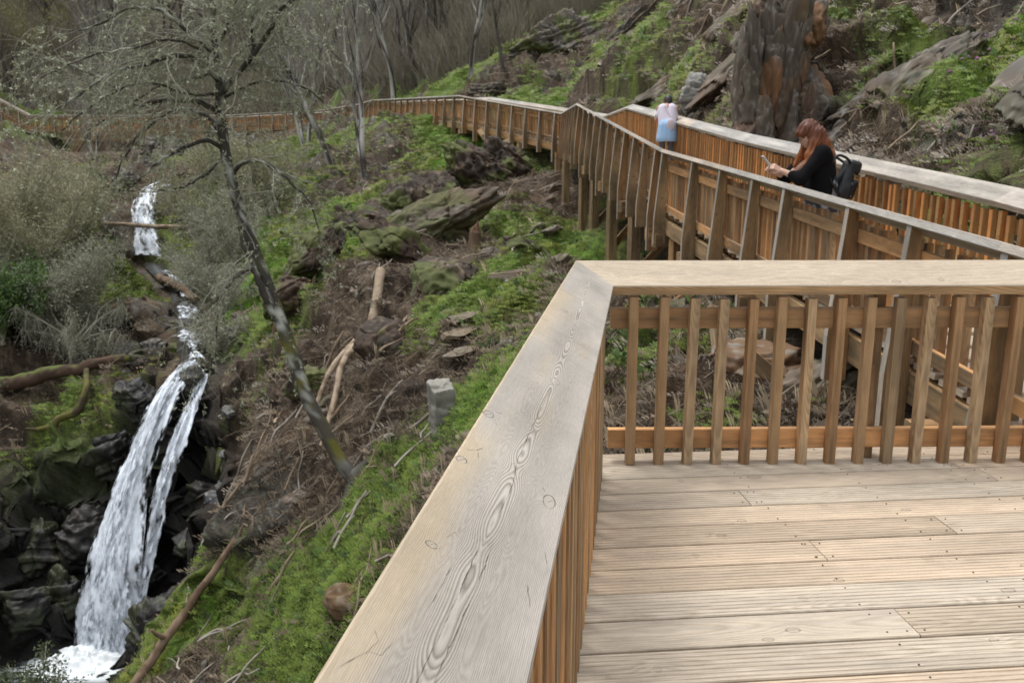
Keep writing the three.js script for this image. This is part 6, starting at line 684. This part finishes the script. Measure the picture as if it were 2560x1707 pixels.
{ // woman leaning on the near handrail, looking down at a phone; local +x is the way she faces
  const base = [3.04, 0.345, -8.6], yaw = Math.PI + 0.06, t = thing('person', 'red haired woman in a black top leaning on the handrail', 'person', base); t.rotation.y = yaw; t.scale.setScalar(0.95);
  const head = [0.165, 1.425, 0], eL = [0.30, 0.985, -0.205], eR = [0.30, 0.985, 0.205], wL = [0.455, 1.065, -0.085], wR = [0.455, 1.055, 0.075];
  const hl = handSegs(wL, [0.85, 0.42, 0.18], [-0.25, 0.45, -1], 0.95, 0.85, 1), hr = handSegs(wR, [0.85, 0.42, -0.16], [-0.25, 0.45, 1], 0.95, 0.85, -1);
  const arms = segMesh([[eL, wL, 0.043, 0.027], [eR, wR, 0.043, 0.027], [[0.06, 1.22, 0], [0.12, 1.36, 0], 0.06, 0.052], [[0.06, 1.22, 0], eL, 0.04, 0.04], [[0.06, 1.22, 0], eR, 0.04, 0.04], [[0.0, 0.9, 0], [0.06, 1.22, 0], 0.09, 0.08], [[-0.02, 0.88, -0.09], [0.0, 0.46, -0.10], 0.07, 0.05], [[0.0, 0.46, -0.10], [-0.03, 0.08, -0.10], 0.05, 0.035], [[-0.02, 0.88, 0.09], [-0.02, 0.46, 0.10], 0.07, 0.05], [[-0.02, 0.46, 0.10], [-0.06, 0.08, 0.10], 0.05, 0.035]], 0.03, 0.014);
  const body = mergeGeometries([arms, segMesh(hl, 0.008, 0.004, 0.015), segMesh(hr, 0.008, 0.004, 0.015), place(headGeo(), head, 0, 0, -0.55)]); add('body', body, skin, t);
  const cloth = new THREE.MeshPhysicalMaterial({ color: lin(0.008, 0.008, 0.0095), roughness: 0.95, specularIntensity: 0.25 });
  add('black_top', segMesh([[[0.02, 0.86, -0.06], [0.05, 1.18, -0.10], 0.135, 0.105], [[0.02, 0.86, 0.06], [0.05, 1.18, 0.10], 0.135, 0.105], [[0.05, 1.2, -0.12], [0.07, 1.24, -0.155], 0.08, 0.068], [[0.05, 1.2, 0.12], [0.07, 1.24, 0.155], 0.08, 0.068], [[0.07, 1.235, -0.165], eL, 0.072, 0.06], [[0.07, 1.235, 0.165], eR, 0.072, 0.06], [eL, [0.365, 1.02, -0.165], 0.058, 0.05], [eR, [0.365, 1.015, 0.16], 0.058, 0.05], [[-0.03, 1.05, 0], [-0.01, 1.24, 0], 0.12, 0.10]], 0.06, 0.011, 0.04, (p, d) => d + 0.004 * n3(p[0] * 14, p[1] * 9, p[2] * 14, 7)), cloth, t);
  { const w = segMesh([[[-0.02, 0.9, 0], [-0.02, 0.62, 0], 0.165, 0.19]], 0.05, 0.014), c = []; const pp = w.attributes.position; for (let i = 0; i < pp.count; i++) { const v = smooth(0.05, 0.25, n3(pp.getX(i) * 26, pp.getY(i) * 26, pp.getZ(i) * 26, 9)); c.push(lerp(0.02, 0.24, v), lerp(0.022, 0.24, v), lerp(0.03, 0.27, v)); } w.setAttribute('color', new THREE.Float32BufferAttribute(c, 3)); add('patterned_tunic', w, std({ vertexColors: true }), t); }
  add('trousers', segMesh([[[-0.02, 0.75, -0.08], [0.0, 0.46, -0.10], 0.085, 0.065], [[0.0, 0.46, -0.10], [-0.03, 0.10, -0.10], 0.065, 0.048], [[-0.02, 0.75, 0.08], [-0.02, 0.46, 0.10], 0.085, 0.065], [[-0.02, 0.46, 0.10], [-0.06, 0.10, 0.10], 0.065, 0.048]], 0.03, 0.014), std({ color: lin(0.018, 0.028, 0.09), roughness: 0.9 }), t);
  for (const [x, z] of [[-0.01, -0.10], [-0.04, 0.10]]) add('shoe', segMesh([[[x - 0.05, 0.045, z], [x + 0.12, 0.03, z], 0.045, 0.035]], 0.02, 0.012), std({ color: lin(0.03, 0.03, 0.03) }), t);
  // long auburn hair: a cap and locks falling before and behind the shoulder
  const hc = [0.15, 1.445, 0], locks = []; const R = rng(9001);
  for (const s of [-1, 1]) { const ch = (pts) => { for (let i = 0; i + 1 < pts.length; i++) locks.push([pts[i].slice(0, 3), pts[i + 1].slice(0, 3), pts[i][3], pts[i + 1][3]]); };
    ch([[0.125, 1.45, s * 0.066, 0.042], [0.150, 1.35, s * 0.080, 0.036], [0.190, 1.22, s * 0.105, 0.032], [0.225, 1.12, s * 0.125, 0.022], [0.235, 1.03, s * 0.12, 0.008]]); ch([[0.10, 1.45, s * 0.07, 0.04], [0.105, 1.34, s * 0.088, 0.034], [0.145, 1.22, s * 0.115, 0.026], [0.20, 1.11, s * 0.13, 0.010]]);
    ch([[0.07, 1.45, s * 0.05, 0.055], [0.015, 1.33, s * 0.062, 0.05], [-0.055, 1.22, s * 0.075, 0.040], [-0.10, 1.12, s * 0.08, 0.014]]); ch([[0.06, 1.44, 0, 0.06], [0.0, 1.33, 0, 0.055], [-0.065, 1.23, s * 0.02, 0.042], [-0.125, 1.13, s * 0.03, 0.012]]); }
  const [hlo, hhi] = boundsOf(locks, 0.05); hhi[1] = 1.60; hhi[0] = Math.max(hhi[0], 0.30); const lf = seg(locks, 0.035), ca = Math.cos(0.55), sa = Math.sin(0.55);
  const hg = surface(hlo, hhi, 0.006, (p) => { const x = p[0] - head[0], y = p[1] - head[1], q = [x * ca - y * sa, x * sa + y * ca, p[2]]; let d = sdEll(q, [-0.018, 0.038, 0], [0.112, 0.110, 0.090]); d = smin(d, sdEll(q, [0.075, 0.055, 0], [0.035, 0.035, 0.062]), 0.03); const face = sdEll(q, [0.115, -0.045, 0], [0.085, 0.082, 0.075]); d = Math.max(d, -face); d = smin(d, lf(p), 0.03); return d + 0.009 * n3(p[0] * 80 + p[1] * 26, p[1] * 7, p[2] * 80, 3); });
  { const c = [], pp = hg.attributes.position; for (let i = 0; i < pp.count; i++) { const v = n3(pp.getX(i) * 70 + pp.getY(i) * 15, pp.getY(i) * 9, pp.getZ(i) * 80, 5), m = smooth(1.5, 1.2, pp.getY(i) + 0.1 * v); c.push(lerp(0.125, 0.30, m) * (1 + 0.4 * v), lerp(0.035, 0.095, m) * (1 + 0.4 * v), lerp(0.016, 0.024, m) * (1 + 0.4 * v)); } hg.setAttribute('color', new THREE.Float32BufferAttribute(c, 3)); }
  add('hair', hg, std({ vertexColors: true, roughness: 0.5 }), t);
  const toW = (p) => { const c = Math.cos(yaw), s = Math.sin(yaw); return [base[0] + 0.95 * (p[0] * c + p[2] * s), base[1] + 0.95 * p[1], base[2] + 0.95 * (p[2] * c - p[0] * s)]; };
  { const gl = thing('glasses', 'thin spectacles on the red haired woman', 'glasses', toW([0, 0, 0])); gl.rotation.y = yaw; gl.scale.setScalar(0.95); const dk = std({ color: 0x17110f, roughness: 0.4 }); for (const s of [-1, 1]) { const g = new THREE.TorusGeometry(0.021, 0.0022, 6, 20); g.rotateY(Math.PI / 2); g.translate(0.112, 0.004, 0.031 * s); place(g, head, 0, 0, -0.55); add('rim', g, dk, gl); const w = new THREE.CylinderGeometry(0.002, 0.002, 0.11, 5); w.rotateZ(Math.PI / 2); w.translate(0.056, 0.008, 0.074 * s); place(w, head, 0, 0, -0.55); add('temple', w, dk, gl); } }
  { const ph = thing('phone', 'white mobile phone held by the red haired woman', 'phone', toW([0.585, 1.155, -0.005])); ph.rotation.set(0, yaw, 0.85); ph.scale.setScalar(0.95); const bx = new THREE.BoxGeometry(0.145, 0.009, 0.072); add('case', bx, std({ color: 0xe8e9ec, roughness: 0.35 }), ph); const sc = new THREE.BoxGeometry(0.128, 0.002, 0.064); sc.translate(0, 0.0055, 0); add('screen', sc, std({ color: 0x1a1d22, roughness: 0.15 }), ph); }
  { // black leather rucksack
    const b = thing('rucksack', 'black leather rucksack with gold zips on the woman', 'rucksack', toW([-0.235, 0.97, -0.02])); b.rotation.set(0, yaw, 0.30); b.scale.setScalar(0.95); const leather = new THREE.MeshPhysicalMaterial({ color: lin(0.008, 0.009, 0.011), roughness: 0.42 }), gold = std({ color: lin(0.35, 0.25, 0.11), roughness: 0.4, metalness: 0.5 }), silver = std({ color: lin(0.7, 0.7, 0.72), roughness: 0.3, metalness: 0.9 });
    const rb = (p, c, h, r) => { const x = Math.max(Math.abs(p[0] - c[0]) - h[0] + r, 0), y = Math.max(Math.abs(p[1] - c[1]) - h[1] + r, 0), z = Math.max(Math.abs(p[2] - c[2]) - h[2] + r, 0); return Math.hypot(x, y, z) - r; };
    add('bag', surface([-0.2, -0.25, -0.2], [0.2, 0.25, 0.2], 0.009, (p) => { const tp = smooth(-0.2, 0.2, p[1]); let d = rb(p, [0.0, 0, 0], [0.085 - 0.035 * tp, 0.20, 0.145 - 0.05 * tp], 0.05); return d + 0.006 * n3(p[0] * 16, p[1] * 12, p[2] * 16, 4); }), leather, b);
    add('pocket', surface([-0.2, -0.25, -0.2], [0.1, 0.2, 0.2], 0.009, (p) => rb(p, [-0.085, -0.075, 0], [0.045, 0.105, 0.11], 0.04) + 0.004 * n3(p[0] * 16, p[1] * 12, p[2] * 16, 5)), leather, b);
    add('flap', surface([-0.2, 0.0, -0.2], [0.1, 0.3, 0.2], 0.009, (p) => rb(p, [-0.03, 0.14, 0], [0.075, 0.075, 0.10], 0.045)), leather, b);
    const zip = (y, x, w) => { const c = new THREE.CatmullRomCurve3([V(x + 0.06, y, w), V(x, y - 0.01, w * 0.9), V(x - 0.012, y - 0.012, 0), V(x, y - 0.01, -w * 0.9), V(x + 0.06, y, -w)]); add('zip', new THREE.TubeGeometry(c, 24, 0.004, 5), gold, b); }; zip(0.035, -0.125, 0.112); zip(0.07, -0.09, 0.105);
    for (const [x, y, z] of [[-0.05, 0.215, -0.05], [-0.04, -0.03, -0.115], [-0.07, -0.145, -0.118], [-0.132, 0.0, -0.06]]) { const g = new THREE.TorusGeometry(0.011, 0.0035, 6, 14); g.translate(x, y, z); add('ring', g, silver, b); }
    for (const s of [-1, 1]) { const c = new THREE.CatmullRomCurve3([V(0.02, 0.17, 0.07 * s), V(0.11, 0.20, 0.115 * s), V(0.21, 0.19, 0.125 * s), V(0.24, 0.0, 0.15 * s), V(0.10, -0.14, 0.15 * s), V(0.03, -0.17, 0.12 * s)]); add('strap', new THREE.TubeGeometry(c, 30, 0.014, 6), leather, b); } }
}
{ // person seen from behind, bending over the hill side handrail
  const base = [3.10, 1.20, -17.7], t = thing('person', 'person in white shirt with blue cloth round the waist seen from behind', 'person', base); t.rotation.y = Math.PI / 2 - 0.12; t.scale.set(0.96, 0.96, 0.9);
  const eL = [0.12, 1.05, -0.235], wL = [0.30, 0.98, -0.16], eR = [0.18, 1.05, 0.20], wR = [0.36, 1.02, 0.12];
  const limbs = [[eL, wL, 0.042, 0.028], [eR, wR, 0.042, 0.028], [[0.13, 1.28, -0.19], eL, 0.045, 0.042], [[0.13, 1.28, 0.19], eR, 0.045, 0.042], [[0.12, 1.26, 0], [0.19, 1.40, 0], 0.07, 0.05], [[0, 0.9, 0], [0.12, 1.26, 0], 0.11, 0.1], [[0.12, 1.26, -0.02], [0.13, 1.28, -0.19], 0.06, 0.05], [[0.12, 1.26, 0.02], [0.13, 1.28, 0.19], 0.06, 0.05], [[-0.02, 0.9, -0.09], [0, 0.45, -0.10], 0.08, 0.05], [[0, 0.45, -0.10], [-0.02, 0.08, -0.10], 0.055, 0.038], [[-0.02, 0.9, 0.09], [0.02, 0.45, 0.10], 0.08, 0.05], [[0.02, 0.45, 0.10], [0.0, 0.08, 0.10], 0.055, 0.038]];
  const sk = std({ color: lin(0.50, 0.25, 0.19), roughness: 0.6 });
  add('body', mergeGeometries([segMesh(limbs, 0.03, 0.016), segMesh(handSegs(wL, [0.9, -0.2, 0.2], [0, 1, 0], 1, 0.7, 1), 0.008, 0.005, 0.015), segMesh(handSegs(wR, [0.9, -0.2, -0.2], [0, 1, 0], 1, 0.7, -1), 0.008, 0.005, 0.015), place(headGeo(), [0.27, 1.42, 0.02], 0, -0.15, -0.55)]), sk, t);
  add('white_shirt', segMesh([[[0.0, 0.92, -0.05], [0.12, 1.25, -0.09], 0.14, 0.12], [[0.0, 0.92, 0.05], [0.12, 1.25, 0.09], 0.14, 0.12], [[0.12, 1.26, -0.11], [0.12, 1.14, -0.215], 0.08, 0.065], [[0.12, 1.26, 0.11], [0.15, 1.12, 0.19], 0.08, 0.065]], 0.05, 0.013, 0.04, (p, d) => d + 0.006 * n3(p[0] * 9, p[1] * 6, p[2] * 12, 4)), std({ color: lin(0.74, 0.70, 0.80), roughness: 0.85 }), t);
  add('blue_wrap', segMesh([[[-0.03, 0.89, -0.04], [-0.05, 0.66, -0.05], 0.165, 0.185], [[-0.03, 0.89, 0.04], [-0.05, 0.66, 0.05], 0.165, 0.185]], 0.05, 0.013, 0.04, (p, d) => Math.max(d + 0.008 * n3(Math.atan2(p[2], p[0]) * 6, p[1] * 2, 0, 8), 0.59 - p[1] + 0.01 * n2(p[2] * 9, 1, 2))), std({ color: lin(0.36, 0.56, 0.83), roughness: 0.85 }), t);
  add('grey_leggings', segMesh([[[-0.02, 0.75, -0.085], [0, 0.45, -0.10], 0.09, 0.065], [[0, 0.45, -0.10], [-0.02, 0.10, -0.10], 0.066, 0.046], [[-0.02, 0.75, 0.085], [0.02, 0.45, 0.10], 0.09, 0.065], [[0.02, 0.45, 0.10], [0, 0.10, 0.10], 0.066, 0.046]], 0.02, 0.015), std({ color: lin(0.13, 0.13, 0.15) }), t);
  for (const z of [-0.10, 0.10]) add('shoe', segMesh([[[-0.06, 0.045, z], [0.12, 0.032, z], 0.045, 0.036]], 0.02, 0.013), std({ color: lin(0.25, 0.25, 0.26) }), t);
  add('hair', surface([0.05, 1.30, -0.14], [0.42, 1.66, 0.18], 0.008, (p) => { let d = sdEll(p, [0.255, 1.452, 0.02], [0.108, 0.108, 0.092]); d = smin(d, sdEll(p, [0.175, 1.40, 0.025], [0.06, 0.075, 0.075]), 0.04); return d + 0.006 * n3(p[0] * 30, p[1] * 14, p[2] * 30, 4); }), std({ color: lin(0.022, 0.017, 0.017), roughness: 0.5 }), t);
  const c = Math.cos(t.rotation.y), s = Math.sin(t.rotation.y), q = [-0.17, 0.94, 0.05], bag = thing('sling_bag', 'small pale sling bag on the back of the person in white', 'bag', [base[0] + q[0] * c + q[2] * s, base[1] + q[1], base[2] - q[0] * s + q[2] * c]); bag.rotation.y = t.rotation.y; const bm = std({ color: lin(0.66, 0.58, 0.64), roughness: 0.7 });
  add('pouch', surface([-0.13, -0.2, -0.18], [0.13, 0.2, 0.18], 0.01, (p) => sdEll(p, [0, -0.05, 0.01], [0.045, 0.13, 0.085])), bm, bag); add('strap', new THREE.TubeGeometry(new THREE.CatmullRomCurve3([V(0.02, 0.10, 0.03), V(0.10, 0.22, -0.04), V(0.20, 0.34, -0.10), V(0.36, 0.34, -0.13)]), 20, 0.012, 6), bm, bag);
}

scene.traverse((o) => { if (o.isMesh) { o.castShadow = true; o.receiveShadow = true; } });
renderer.render(scene, camera);
